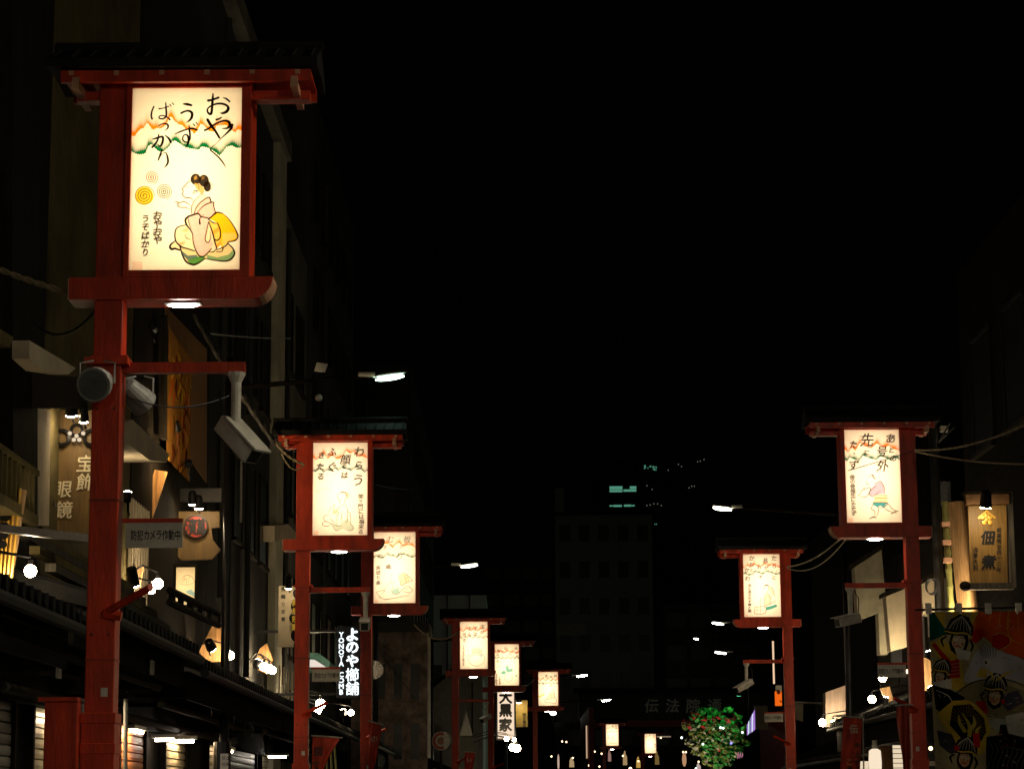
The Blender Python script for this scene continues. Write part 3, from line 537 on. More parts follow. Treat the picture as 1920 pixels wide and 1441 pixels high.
def camera(t, x, y, z, m, aim):
    """a box camera hung from an arm; aim = direction (x, y, z)"""
    q = MB(); q.tube([(x, y, z), (x, y, z - .02), (x, y, z - .06), (x, y, z - .30), (x, y, z - .32)], [.055, .05, .03, .028, .035], 12); r = q.build('camera_stem', WHT, t)
    a = Vector(aim).normalized(); c = Vector((x, y, z - .36)) + a * .05; sd = a.cross(Vector((0, 0, 1))).normalized(); up = sd.cross(a)
    def bar(q, l0, l1, w, h0, h1):
        P = [c + a * l + sd * s + up * h for l in (l0, l1) for s, h in ((-w, h0), (w, h0), (w, h1), (-w, h1))]
        q.add(P, [(0, 3, 2, 1), (4, 5, 6, 7), (0, 1, 5, 4), (1, 2, 6, 5), (2, 3, 7, 6), (3, 0, 4, 7)])
    q = MB(); bar(q, -.17, .16, .055, -.062, .045); b = q.build('camera_body', WHT, t, bevel=.01)
    q = MB(); bar(q, -.13, .2, .066, .05, .062); q.build('sunshade', WHT, b)
    q = MB(); bar(q, .161, .165, .042, -.047, .033); q.build('lens_window', GLASS, b)
    q = MB(); q.tube([(x - m * .03, y, z), (x - m * .1, y, z - .12), c - a * .17], .006, 6); q.build('cable', CABLE, b)

Q2 = [(129, 114), (1683, 106), (76, 2692), (1638, 2684)]
c2 = Canvas(300, 500, Q2); c3 = Canvas(300, 500, [((x / 7.583 + 230 - 230) * 7.204, (y / 7.583 + 150 - 310) * 7.204) for x, y in Q2])
art_1(c2, c3)
L1 = sign_post(349, 335, 340, 1, c3, 'largest red lantern post, in front, painted with a kneeling woman and swirls', None, arm=(.55, -.42, -.62), box=1, speakers=True)
def cv(n, quad, art, asp=1.667):
    c = Canvas(n, int(n * asp), quad); art(c); return c
L2 = sign_post(638, 916, 173, 1, cv(190, [(183, 130), (805, 130), (168, 1210), (795, 1210)], art_2), 'red lantern post whose panel shows a woman sitting by four columns of large writing', None, arm=(.0, -1, -.25), armz=4.17)
L3 = sign_post(740, 1063.5, 132.5, 1, cv(160, [(97, 147), (697, 147), (92, 1193), (697, 1193)], art_3), 'red lantern post whose panel shows a woman bent over a long board', None, plate=False)
L4 = sign_post(888.5, 1209, 88, 1, cv(120, [(317, 255), (682, 253), (323, 890), (685, 888)], art_4), 'red lantern post whose panel shows a cracked round egg', None, arm=(-.6, -.8, -.4), plate=False, box=1)
L5 = sign_post(950.5, 1245.5, 77, 1, cv(110, [(777, 553), (1093, 550), (780, 1108), (1098, 1105)], art_5), 'red lantern post whose panel shows a turnip with teal leaves', None, plate=False)
L6 = sign_post(1028, 1290.5, 63, 1, cv(90, [(1370, 930), (1630, 925), (1378, 1383), (1633, 1380)], art_6), 'red lantern post whose panel shows a seated figure with a yellow broom', None, plate=False, box=1)
L7 = sign_post(1148, 1377, 40, 1, cv(60, [(0, 0), (100, 0), (0, 167), (100, 167)], art_7), 'small far red lantern post before the dark gate, showing a tent shape', None, plate=False)
L8 = sign_post(1219.5, 1393, 36, 1, cv(56, [(0, 0), (100, 0), (0, 167), (100, 167)], art_8), 'smallest and farthest red lantern post, nearest the flowering tree', None, plate=False)
R1 = sign_post(1636.5, 892, 173.5, -1, cv(190, [(512, 328), (1015, 318), (545, 1193), (1052, 1187)], art_r1), 'red lantern post whose panel shows a man running with a paper', None, arm=(-.8, -.5, -.2), armz=4.17)
R2 = sign_post(1428.5, 1097, 117, -1, cv(150, [(425, 310), (967, 297), (450, 1243), (995, 1228)], art_r2), 'red lantern post whose panel shows a woman beside a woven basket', None, arm=(-.9, -.25, -.5), box=-1)
# ------------------------------------------------------------------ street lamps
def street_lamp(px, py, d, xpole, m, label, head=.5, pole=True, r=.055):
    c = V(px, py, d); sgn = 1 if xpole < c.x else -1
    t = thing('street_lamp', (xpole, d, 0), label, 'street lamp', 'street lamps over the road')
    if pole:
        MB().tube([(xpole, d, 0), (xpole, d, 2.2), (xpole, d, 2.25), (xpole, d, c.z + .25)], [r * 1.5, r * 1.5, r, r * .8], 12).build('pole', BLK, t, smooth=True)
    MB().tube([(xpole, d, c.z - .12), (c.x - sgn * head * .5, d, c.z + .02)], [.035, .024], 8).build('arm', SOOT, t)
    MB().tube([(c.x - sgn * head * .95, d, c.z + .03), (c.x - sgn * head * .45, d, c.z + .03)], .035, 8).build('arm_sleeve', WHT, t)
    tl = lambda mb: setattr(mb, 'v', [(x, y, z + .13 * sgn * (x - c.x)) for x, y, z in mb.v])
    mb = MB(); mb.ball((c.x, d, c.z + .035), head * .5, 8, (1, .36, .12)); tl(mb); mb.build('lamp_hood', GREY, t, smooth=True)
    mb = MB(); mb.ball((c.x, d, c.z - .01), head * .45, 8, (1, .34, .15)); tl(mb); mb.build('lamp_glass', m, t, smooth=True)
    return t
street_lamp(731, 707, 28, -3.43, STREET1, 'street lamp with cool green-white light on a long arm, largest in view', .4)
street_lamp(880, 1060, 47, -2.75, STREET2, 'street lamp reaching out past the long-board lantern panel', .38)
street_lamp(960, 1192, 66, -2.3, STREET2, 'street lamp just above the turnip lantern', .38)
street_lamp(1092, 1266, 88, -.3, STREET4, 'street lamp beyond the yellow broom lantern', .42)
street_lamp(1137, 1312, 112, 1.0, STREET4, 'farthest street lamp over the dark gate board', .45)
street_lamp(1354, 953, 40, 5.66, STREET2, 'street lamp reaching out from the dark pole between the running man and basket lanterns', .36)
street_lamp(1346, 1168, 64, 7.4, STREET2, 'street lamp above another close lamp, beside the basket lantern post', .36)
street_lamp(1351, 1223, 76, 9.0, STREET2, 'street lamp below another close lamp, beside the basket lantern post', .42)
street_lamp(1305, 1197, 136, 13.5, STREET4, 'small round far street lamp between the others', .3)
# unseen lamps added to brighten the red posts
STREET_FILL = em('added_near_fill_lamp', (1.0, 0.86, 0.62), 640)
def fill_lamp(x, y, z, xpole, lab):
    t = thing('street_lamp', (xpole, y, 0), lab, 'street lamp', 'street lamps over the road'); sg = 1 if xpole < x else -1
    MB().tube([(xpole, y, 0), (xpole, y, z + .2)], .055, 10).build('pole', BLK, t); MB().tube([(xpole, y, z - .1), (x - sg * .2, y, z + .02)], .03, 8).build('arm', BLK, t)
    mb = MB(); mb.ball((x, y, z + .035), .25, 8, (1, .36, .12)); mb.build('lamp_hood', GREY, t); mb = MB(); mb.ball((x, y, z - .01), .24, 8, (1, .45, .2)); mb.build('lamp_glass', STREET_FILL, t)
fill_lamp(3.2, 3.0, 5.6, 5.4, 'added unseen street lamp overhead just ahead of the viewpoint')
fill_lamp(3.3, 13.0, 7.0, 5.6, 'added unseen street lamp high over the road between the viewpoint and the near posts')
fill_lamp(-1.0, -7.0, 5.6, -3.2, 'added unseen street lamp behind the viewpoint on the shop side')

# ------------------------------------------------------------------ helpers for facades, lamps
def fpoly(name, pts, X, th, m, parent=None, bevel=0):
    mb = MB(); mb.prism([FP(a, b, X) for a, b in pts], (-th if X < 0 else th, 0, 0)); return mb.build(name, m, parent, bevel=bevel)
def vpoly(name, pts, d, th, m, parent=None, bevel=0):
    mb = MB(); mb.prism([V(a, b, d) for a, b in pts], (0, th, 0)); return mb.build(name, m, parent, bevel=bevel)
def vrect(name, a, b, c, e, d, th, m, parent=None, bevel=0):
    mb = MB(); vbox(mb, a, b, c, e, d, th); return mb.build(name, m, parent, bevel=bevel)
def boxp(name, x0, x1, y0, y1, z0, z1, m, parent, bevel=0):
    return MB().box(x0, x1, y0, y1, z0, z1).build(name, m, parent, bevel=bevel)
def bulb(px, py, d, r, label, m=BULB, wallx=None, group='bare bulbs over the shop eaves'):
    c = V(px, py, d); t = thing('bulb_lamp', tuple(c), label, 'bulb lamp', group); r *= 1.12
    MB().ball(c, r, 8).build('bulb', m, t, smooth=True)
    MB().tube([c + Vector((0, 0, r * .8)), c + Vector((0, 0, r * 1.8))], r * .35, 10).build('socket', BLK, t)
    wx = wallx if wallx is not None else (-4.1 if c.x < 0 else 6.8)
    MB().tube([c + Vector((0, 0, r * 2.2)), c + Vector(((wx - c.x) * .5, 0, r * 3.5)), Vector((wx, c.y, c.z + r * 1.5))], .012, 6).build('bracket', BLK, t)
    return t
def spotlight(px, py, d, aim, label, r=.07, L=.16, m=SPOT, group='small black spotlights on the shop signs', wx=None):
    c = V(px, py, d); a = Vector(aim).normalized(); t = thing('spotlight', tuple(c), label, 'spotlight', group)
    mb = MB(); mb.tube([c - a * L, c - a * (L * .9), c], [r * .5, r * .8, r], 14); mb.build('housing', BLK, t)
    MB().tube([c + a * .002, c + a * .012], r * .85, 14).build('lamp_glass', m, t)
    up = c - a * L * .6
    MB().tube([up, up + Vector((0, .05, -.12)), up + Vector((0, .12, -.14))], .012, 6).build('bracket', BLK, t)
    return t
def tile_roof(parent, xe, ze, xw, zw, y0, y1, m=TILE, pitch=.24):
    s = 1 if xw > xe else -1
    mb = MB(); mb.prism([(xe, y0, ze), (xw, y0, zw), (xw, y0, zw + .09), (xe, y0, ze + .07)], (0, y1 - y0, 0))
    n = int((y1 - y0) / pitch)
    for k in range(n + 1):
        y = y0 + .06 + k * (y1 - y0 - .12) / max(1, n)
        mb.tube([(xe - s * .03, y, ze + .08), (xw, y, zw + .11)], .045, 7)
        mb.tube([(xe - s * .045, y, ze + .07), (xe - s * .03, y, ze + .07)], .06, 9)
    r = mb.build('tiled_roof', m, parent)
    mb = MB(); mb.tube([(xe - s * .06, y0, ze - .03), (xe - s * .06, y1, ze - .03)], .045, 8); mb.build('gutter', mat('aged_copper_gutter', (.03, .03, .028), .6, .3), parent)
    return r
def shutter(y0, y1, X, z0, z1, m, parent):
    s = 1 if X < 0 else -1; mb = MB(); n = int((z1 - z0) / .088); h = (z1 - z0) / n
    P = []
    for k in range(n):
        z = z0 + k * h; P += [(.004, z + .002), (.024, z + .012), (.027, z + h * .5), (.024, z + h - .006), (.004, z + h - .001)]
    vs = []
    for x, z in P: vs += [(X + s * x, y0, z), (X + s * x, y1, z)]
    mb.add(vs, [(2 * i, 2 * i + 1, 2 * i + 3, 2 * i + 2) for i in range(len(P) - 1)]); return mb.build('roller_shutter', m, parent)
def yat(px, X): return FP(px, 1000, X).y
def windows(parent, X, y0, y1, z0, z1, ny, nz, m=GLASS, fr=.6, hf=.55, out=.03, frame=WOODD):
    s = 1 if X < 0 else -1; dy = (y1 - y0) / ny; dz = (z1 - z0) / nz
    for i in range(ny):
        for k in range(nz):
            a = y0 + (i + .5 - fr / 2) * dy; b = a + fr * dy; c = z0 + (k + .5 - hf / 2) * dz; e = c + hf * dz
            f = MB().box(X, X + s * out, a - .06, a, c, e).box(X, X + s * out, b, b + .06, c, e).box(X, X + s * out, a - .06, b + .06, e, e + .06).box(X, X + s * (out + .04), a - .08, b + .08, c - .06, c).build('window_frame', frame, parent)
            MB().box(X - s * .02, X + s * .012, a, b, c, e).build('pane', m, f)
def fwindows(parent, Y, x0, x1, z0, z1, nx, nz, m=GLASS, fr=.6, hf=.55, frame=CONCD):
    dx = (x1 - x0) / nx; dz = (z1 - z0) / nz
    for i in range(nx):
        for k in range(nz):
            a = x0 + (i + .5 - fr / 2) * dx; b = a + fr * dx; c = z0 + (k + .5 - hf / 2) * dz; e = c + hf * dz
            f = MB().box(a - .07, a, Y - .04, Y, c, e).box(b, b + .07, Y - .04, Y, c, e).box(a - .07, b + .07, Y - .04, Y, e, e + .07).box(a - .09, b + .09, Y - .08, Y, c - .07, c).build('window_frame', frame, parent)
            MB().box(a, b, Y - .015, Y + .02, c, e).build('pane', m, f)

# ------------------------------------------------------------------ left row of shops
XL = -4.1
def bld(name, label, x0, x1, y0, y1, z, m, cat='building'):
    t = thing(name, ((x0 + x1) / 2, (y0 + y1) / 2, 0), label, cat); boxp('wall', x0, x1, y0, y1, 0, z, m, t); return t
# shop at the left edge
b1 = bld('wooden_shop', 'dark wooden shop at the left edge with a slatted balcony and ochre wall', -12, XL, 11, 20.2, 12, WOODD)
fpoly('plaster_panel', [(-60, 600), (17, 655), (12, 1010), (-60, 990)], XL + .01, .03, OLIVE, b1)
fpoly('corner_post', [(22, 0), (72, 0), (70, 1180), (26, 1180)], XL + .16, .16, WOODD, b1)
fpoly('eave_edge', [(-90, 560), (25, 632), (18, 652), (-90, 600)], XL + .7, .06, OLIVE, b1)
mb = MB()
for k in range(22): mb.box(XL + .5, XL + .53, 14.0 + k * .16, 14.035 + k * .16, 3.8, 4.1)
mb.box(XL + .49, XL + .54, 14, 17.5, 4.1, 4.14).box(XL + .49, XL + .54, 14, 17.5, 3.76, 3.8).box(XL, XL + .54, 14, 17.5, 3.72, 3.76)
mb.build('balcony_railing', OLIVE, b1)
# ornamental lit panel on that shop
t = thing('latticed_sign', V(10, 1090, 16.9), 'long lit sign board with pale scrollwork beside the bulb at the left edge', 'sign')
vpoly('board', [(-40, 905), (48, 918), (20, 1092), (-40, 1080)], 16.9, .05, WOODL, t)
mb = MB()
for k in range(5):
    a = V(2 + k * 9, 915, 16.86); b_ = V(-8 + k * 7, 1085, 16.86); mb.tube([a, b_], .012, 6)
mb.build('lattice', GOLD, t)
mb = MB()
for k in range(6): mb.add([V(14 - k * 2.2 + 11 * math.cos(a), 935 + k * 17 + 8 * math.sin(a), 16.83) for a in np.linspace(0, 6.28, 10)[:-1]], [tuple(range(9))])
mb.build('scroll_lettering', INK, t)
spotlight(12, 1108, 16.6, (-.1, .35, 1), 'uplight glowing at the foot of the scrollwork sign', .04, m=em('sign_uplight', (1, .8, .52), 45))
bulb(57, 1070, 16.7, .04, 'round bare bulb beside the scrollwork sign at the left edge')
# jeweller
b2 = bld('jewellery_shop', 'ochre plastered shop behind the tallest lantern post', -12, XL, 20.3, 24.9, 11, OLIVE)
fpoly('eave_soffit', [(55, 638), (142, 690), (128, 702), (80, 695), (55, 672)], XL + .75, .12, CREAM, b2)
fpoly('upper_beam', [(60, 700), (165, 708), (165, 765), (60, 765)], XL + .3, .3, WOODD, b2)
fpoly('wall_strip', [(70, 765), (95, 768), (92, 985), (73, 985)], XL + .05, .05, CREAM, b2)
fpoly('side_rail', [(0, 982), (165, 1000), (165, 1016), (0, 996)], XL + .9, .06, BLK, b2)
t = thing('shop_sign', V(140, 990, 21), 'brown sign board with pale brushed characters for jewels and spectacles', 'sign')
vrect('board', 97, 214, 768, 1000, 21, .09, BOARD, t, .004)
mb = MB()
for ch, x, y in (('宝', 160, 868), ('飾', 160, 903), ('眼', 119, 917), ('鏡', 119, 955)):
    c = V(x, y, 20.985); text_mesh(mb, ch, lambda u, v, k: (c.x + u, 20.988 - k * .0004, c.z + v), .165, .014, shear=.1)
mb.build('lettering', LETT, t)
for k, (x, y, r) in enumerate(((117, 820, 17), (171, 820, 17), (144, 806, 13))):
    mb = MB(); c = V(x, y, 20.96); rr = r * 21 / F
    n = 28; mb.add([(c.x + math.cos(a) * q, 20.955 + e, c.z + math.sin(a) * q) for q, e in ((rr, .02), (rr, -.01), (rr * .66, -.02), (rr * .6, .02)) for a in np.linspace(0, 2 * math.pi, n + 1)[:-1]], [(j * n + i, j * n + (i + 1) % n, (j + 1) * n + (i + 1) % n, (j + 1) * n + i) for j in range(3) for i in range(n)])
    mb.build('crest_ring', BLK, t, smooth=False)
for k, (x, y) in enumerate(((131, 812), (156, 812), (143.5, 817), (138.5, 824), (148.5, 824))):
    mb = MB(); mb.tube([V(x, y, 20.92), V(x, y, 20.95)], .019, 12); mb.build('crest_dot', em('lit_crest_dot', (1, .8, .55), .8), t)
for y in (850, 945): vrect('mounting_bracket', 70, 102, y - 5, y + 5, 20.8, .1, BLK, t)
for i, (x, y) in enumerate(((134, 777), (157, 789))): spotlight(x, y, 20.55, (-.05, .45, -1), ('upper' if i == 0 else 'lower') + ' small spotlight over the jewels sign', .06 if i == 0 else .045)
# third shop with mural
b3 = bld('mural_shop', 'shop with a lit painted mural and cream eave behind the camera arm', -12, XL, 25, 31.3, 10.2, WOODD)
fpoly('side_wall', [(312, 575), (388, 655), (388, 905), (360, 862), (312, 815)], XL + .02, .05, WOOD, b3)
fpoly('eave_soffit', [(232, 792), (248, 786), (318, 852), (312, 866), (280, 862), (232, 826)], XL + .5, .5, CREAM, b3)
cm = Canvas(120, 150, [(312, 600), (362, 640), (312, 820), (362, 868)], (.72, .50, .22))
for k in range(60):
    x = 318 + 40 * random.random(); y = 640 + 200 * random.random(); cm.stroke([(x, y), (x + random.uniform(-5, 5), y + 14), (x + random.uniform(-8, 8), y + 34)], random.uniform(1.5, 5), random.choice([(.9, .4, .1), (1, .75, .2), (.5, .15, .1), (.28, .16, .16), (.95, .6, .4)]), .8)
a_, b_ = FP(314, 735, XL + .1), FP(358, 760, XL + .1)
t = thing('wall_mural', (XL + .1, a_.y, 4), 'tall painted mural of flame-like figures on an orange wall', 'mural')
me_o = cm.mesh('painting', (XL + .1, a_.y, a_.z), abs(b_.y - a_.y), 1.55, CLOTH, t)
nv = len(me_o.data.vertices); co = np.empty(nv * 3); me_o.data.vertices.foreach_get('co', co); co = co.reshape(-1, 3)
hh = co[:, 0].copy(); co[:, 1] = hh + abs(b_.y - a_.y) / 2; co[:, 0] = 0; me_o.data.vertices.foreach_set('co', co.ravel())
fpoly('frame', [(309, 590), (314, 590), (314, 825), (309, 820)], XL + .14, .06, WOODD, t)
spotlight(331, 806, 27.6, (.2, .6, -1), 'black ball spotlight in front of the mural', .06, .12, m=GLASS)
spotlight(288, 617, 24.6, (-.06, 1, .0), 'small unlit pale fixture beside the mural', .05, m=GLASS)
spotlight(353, 868, 26.2, (-.13, 1, .30), 'lamp under the mural shining up at it', .05, .1, m=em('mural_wash', (1, .72, .38), 800))
mb = MB()
for k in range(7): mb.box(XL + .02, XL + .06, yat(238 + k * 5, XL), yat(238 + k * 5, XL) + .06, 3.45, 4.9)
mb.box(XL + .02, XL + .05, yat(234, XL), yat(270, XL), 3.9, 3.96); mb.build('window_lattice', CREAM, b3)
vpoly('leaning_plank', [(290, 880), (314, 884), (272, 1010), (250, 1010)], 26.5, .05, WOOD, b3)
# happi shaped sign
t = thing('coat_shaped_sign', V(360, 1050, 28.6), 'brown wooden sign cut like a coat with a round black and red emblem', 'sign')
vpoly('board', [(316, 958), (412, 958), (412, 988), (396, 990), (400, 1012), (413, 1030), (398, 1048), (340, 1050), (322, 1030), (336, 1005), (336, 985), (316, 985)], 28.6, .06, BOARD, t, .004)
cc = V(367.5, 987, 28.56)
MB().tube([(cc.x, 28.56, cc.z), (cc.x, 28.6, cc.z)], .14, 30).build('emblem_disc', mat('red_emblem', (.45, .03, .01), .4), t)
mb = MB(); n = 32; mb.add([(cc.x + math.cos(a) * q, 28.55, cc.z + math.sin(a) * q) for q in (.147, .128) for a in np.linspace(0, 2 * math.pi, n + 1)[:-1]], [(i, (i + 1) % n, n + (i + 1) % n, n + i) for i in range(n)]); mb.build('emblem_ring', BLK, t)
mb = MB(); text_mesh(mb, '濱', lambda u, v, k: (cc.x - .06 + u * .75, 28.548 - k * .0004, cc.z + v * 1.1), .20, .028); text_mesh(mb, '菖', lambda u, v, k: (cc.x + .065 + u * .7, 28.545 - k * .0004, cc.z + v * 1.1), .19, .025); mb.build('lettering', INK, t)
mb = MB(); vbox(mb, 310, 415, 915, 940, 28.7, .1); mb.build('top_rail', BLK, t)
for i, (x, y) in enumerate(((361, 944), (373, 952))): spotlight(x, y, 28.2, (0, .35, -1), ('first' if i == 0 else 'second, lower') + ' spotlight above the coat-shaped sign', .055)
# lit picture window of that shop
t = thing('picture_lantern', V(348, 1130, 27.5), 'cream lit panel with a thin line drawing behind the notice plate', 'lantern')
cl = Canvas(60, 90, [(330, 1063), (366, 1063), (330, 1134), (366, 1134)], (.98, .93, .82))
for p in ([(336, 1090), (345, 1080), (352, 1078), (360, 1082), (365, 1092)], [(340, 1092), (348, 1084), (350, 1095)], [(336, 1093), (350, 1096), (364, 1092)], [(345, 1078), (345, 1092)], [(355, 1080), (352, 1094)]): cl.stroke(p, 1.0, (.5, .3, .2), .8)
cl.poly([(348, 1108), (358, 1104), (366, 1112), (366, 1118), (352, 1112)], (.4, .7, .8), .8)
x0, x1, z0, z1 = bx(330, 366, 1063, 1134, 27.5)
cl.mesh('painted_panel', ((x0 + x1) / 2, 27.5, (z0 + z1) / 2), x1 - x0, z1 - z0, PAPER, t)
MB().box(x0 - .03, x0, 27.45, 27.8, z0, z1).box(x1, x1 + .03, 27.45, 27.8, z0, z1).box(x0 - .03, x1 + .03, 27.45, 27.8, z0 - .03, z0).box(x0 - .03, x1 + .03, 27.45, 27.8, z1, z1 + .03).build('frame', WOODD, t)
area('panel_lamp', ((x0 + x1) / 2, 27.75, (z0 + z1) / 2), (-math.pi / 2, 0, 0), .15, .3, 1.5, (1, .74, .42), t)
# balcony rail
mb = MB()
for (a, b_) in (((318, 1106), (410, 1150)), ((318, 1128), (410, 1172))): mb.tube([FP(*a, XL + .9), FP(*b_, XL + .9)], .035, 6)
for k in range(6): mb.tube([FP(322 + k * 17, 1106 + k * 8, XL + .9), FP(322 + k * 17, 1132 + k * 8, XL + .9)], .03, 6)
t = thing('balcony_railing', FP(360, 1160, XL + .9), 'low dark wooden railing on the eave below the lit picture panel', 'railing'); mb.build('rail', WOODD, t)
# tiled eaves
for y0, y1, ze, lab in ((11.2, 16.9, 2.9, 'nearest'), (17.1, 22.9, 3.08, 'second'), (23.2, 32.5, 2.98, 'third'), (33, 46, 3.0, 'fourth')):
    nm = {'nearest': 'dark tiled shop eave nearest the viewer at the left edge', 'second': 'dark tiled eave passing behind the tallest lantern post', 'third': 'dark tiled eave under the coat-shaped sign', 'fourth': 'dark tiled eave running behind the second lantern post'}[lab]
    t = thing('tiled_eave', (XL + .5, (y0 + y1) / 2, ze), nm, 'eave', 'tiled eaves over the shop fronts')
    tile_roof(t, XL + 1.0, ze, XL + .01, ze + .26, y0, y1)
    boxp('fascia_board', XL + .86, XL + .9, y0, y1, ze - .28, ze - .01, SOOT, t); boxp('lintel', XL + .01, XL + .12, y0, y1, 2.5, ze + .1, SOOT, t)
    if lab in ('nearest', 'second'): continue
# shop fronts
sf = [(11.5, 14.5, SHUTG), (14.9, 19.15, SHUTG), (19.95, 21.9, SHUT), (24.35, 26.0, SHUTO), (22.4, 24.1, SHUT), (27.5, 29.3, SHUT), (31.4, 32.8, SHUT), (33.6, 37.2, SHUTG), (38, 41, SHUT)]
for i, (a, b_, m) in enumerate(sf):
    nm = ['grey roller shutter beyond the left edge', 'grey roller shutter at the left edge', 'cream roller shutter beside the red control box', 'orange roller shutter behind the tallest lantern post', 'cream shutter hidden mostly by the tallest lantern post', 'white roller shutter under the twin tube lamp', 'pale slatted shutter beside the black pole foot', 'grey slatted shutter past the black pole foot', 'cream shutter behind the second lantern post'][i]
    t = thing('shop_shutter', (XL + .03, (a + b_) / 2, 0), nm, 'shutter', 'roller shutters of the closed shops')
    shutter(a, b_, XL + .01, .1, 2.5, m, t)
    for q in (a - .07, b_): boxp('guide_rail', XL, XL + .07, q, q + .07, .1, 2.5, SOOT, t)
def tube_lamp(x, y, z, L, label, m=TUBEH, axis='y'):
    t = thing('tube_lamp', (x, y, z), label, 'tube lamp', 'tube lamps under the eaves')
    v = Vector((0, L / 2, 0)) if axis == 'y' else Vector((L / 2, 0, 0)); c = Vector((x, y, z))
    MB().tube([c - v, c + v], .016, 8).build('tube', m, t)
    MB().box(x - abs(v.x) - .04, x + abs(v.x) + .04, y - abs(v.y) - .04, y + abs(v.y) + .04, z + .02, z + .06).build('housing', WHT, t)
tube_lamp(XL + .18, 20.9, 2.42, .6, 'tube lamp over the cream shutter by the red box')
tube_lamp(XL + .16, 24.75, 2.44, .7, 'tube lamp over the orange shutter')
tube_lamp(XL + .18, 17.5, 2.42, .3, 'short tube lamp over the grey shutter at the left edge', em('cool_tube', (.8, .9, 1), 25))
tube_lamp(XL + .2, 32.4, 2.43, .8, 'tube lamp over the pale slatted shutter', em('dim_tube', (1, .7, .4), 22))
c = V(328, 1386, 26.6)
tube_lamp(XL + .16, 28.3, 2.46, .7, 'tube lamp hugging the wall over the white shutter')
spotlight(240, 925, 22.7, (.0, .45, 1), 'lamp under the cream eave beside the tallest lantern post', .045, .1)
tube_lamp(c.x - .11, 26.6, c.z, .22, 'twin tube lamp tilted over the white shutter', TUBE, 'x'); tube_lamp(c.x + .14, 26.5, c.z - .02, .17, 'shorter tube of the twin lamp over the white shutter', TUBE, 'x')
c = V(520, 1418, 38); tube_lamp(c.x, 38, c.z, .28, 'tube lamp low beside the second lantern post', TUBE, 'x')
# leaning lit planks, cans, bulbs
def plank_sign(pts, d, label, cat='sign', m=WOOD):
    t = thing('plank_sign', V(*pts[-1], d), label, cat); vpoly('plank', pts, d, .05, m, t, .004); return t
plank_sign([(232, 1060), (270, 1062), (262, 1100), (228, 1106)], 24.9, 'warm lit plank sign under the notice plate of the tallest post', m=WOODL)
spotlight(251, 1096, 24.2, (.1, .5, -1), 'black can spotlight before the plank under the notice plate', .065, .2)
bulb(296, 1094, 24.8, .05, 'upper one of two touching bulbs under the notice plate'); bulb(284, 1106, 24.5, .035, 'lower smaller one of two touching bulbs under the notice plate')
t = plank_sign([(404, 1160), (418, 1170), (418, 1240), (392, 1240), (372, 1222)], 30.2, 'slanted warm lit plank sign beside the black lamp pole')
spotlight(397, 1214, 29.7, (.3, .8, -.7), 'can spotlight at the foot of the slanted plank by the black pole', .07, .14)
bulb(431, 1228, 30, .05, 'lone bulb just past the black lamp pole')
t = plank_sign([(487, 1215), (500, 1205), (512, 1235), (500, 1262), (472, 1250)], 37, 'orange glowing plank sign left of a bulb cluster')
spotlight(484, 1240, 36.5, (.2, .5, .8), 'can spotlight shining on the orange glowing plank', .07, .12)
for i, (x, y, r) in enumerate(((495, 1249, .055), (504, 1253, .06), (511, 1256, .05))): bulb(x, y, 36.4 + i * .3, r, ['first', 'middle', 'last'][i] + ' bulb in the cluster of three before the second lantern post')
for i, (x, y, r) in enumerate(((601, 1319, .075), (596, 1329, .06), (591, 1339, .075))): bulb(x, y, 41 + i * .2, r, ['topmost', 'middle', 'lowest'][i] + ' bulb in the slanting string of three past the second lantern post')
bulb(658, 1335, 44, .05, 'single bulb under the vertical comb shop sign'); spotlight(643, 1332, 44, (0, .5, 1), 'spotlight glowing below the vertical comb shop sign', .07, .12)
mb = MB()
for k in range(5): mb.box(*[V(522 + k * 8, 1300, 39.5).x, V(525 + k * 8, 1300, 39.5).x], 39.5, 39.53, V(525, 1312 + k * 3, 39.5).z, V(525, 1246 + k * 4, 39.5).z)
t = thing('window_lattice', V(540, 1320, 39.5), 'cream lit window lattice beside the second lantern post', 'lattice'); mb.build('lattice', CREAM, t)
t = thing('black_pole_base', (-3.43, 27.9, 0), 'wide dark foot of the black lamp pole with a pasted notice', 'pole base')
MB().tube([(-3.43, 27.88, 0), (-3.43, 27.88, 2.42)], .105, 12).build('sleeve', BLK, t)
q = MB(); vbox(q, 413, 428, 1412, 1445, 27.765, .004); nt_ = q.build('notice', WHT, t)
q = MB(); c = V(416, 1420, 27.76); text_mesh(q, '禁止', lambda u, v, k: (c.x + .02 + u, 27.76, c.z + v), .05); text_mesh(q, '貼紙', lambda u, v, k: (c.x + .02 + u, 27.76, c.z - .07 + v), .05); q.build('lettering', INK, nt_)
MB().tube([V(236, 1296, 21), V(235, 1460, 21)], .02, 8).build('grey_pipe', GREY); tag(bpy.data.objects['grey_pipe'], 'thin grey pipe standing beside the tallest lantern post', 'pipe')
DIM = mat('dim_pale_strip', (.30, .28, .22), .7, var=.3)
for i, (px, py, h, lab) in enumerate(((107, 1247, 46, 'white lettered strip hanging under the nearest eave'), (283, 1250, 26, 'small slanted pale strip under the second eave'), (325, 1268, 26, 'narrow pale strip near the end of the second eave'))):
    c = V(px, py, 17 + i * 3.6); t = thing('hanging_strip', c, lab, 'hanging sign', 'strips hanging under the eaves'); hh = h * c.y / F / 2
    MB().box(c.x - .008, c.x + .014, c.y, c.y + .11, c.z - hh, c.z + hh).build('board', DIM, t)
    MB().tube([(c.x, c.y + .05, c.z + hh), (c.x, c.y + .05, c.z + hh + .12)], .004, 5).build('cord', CABLE, t)
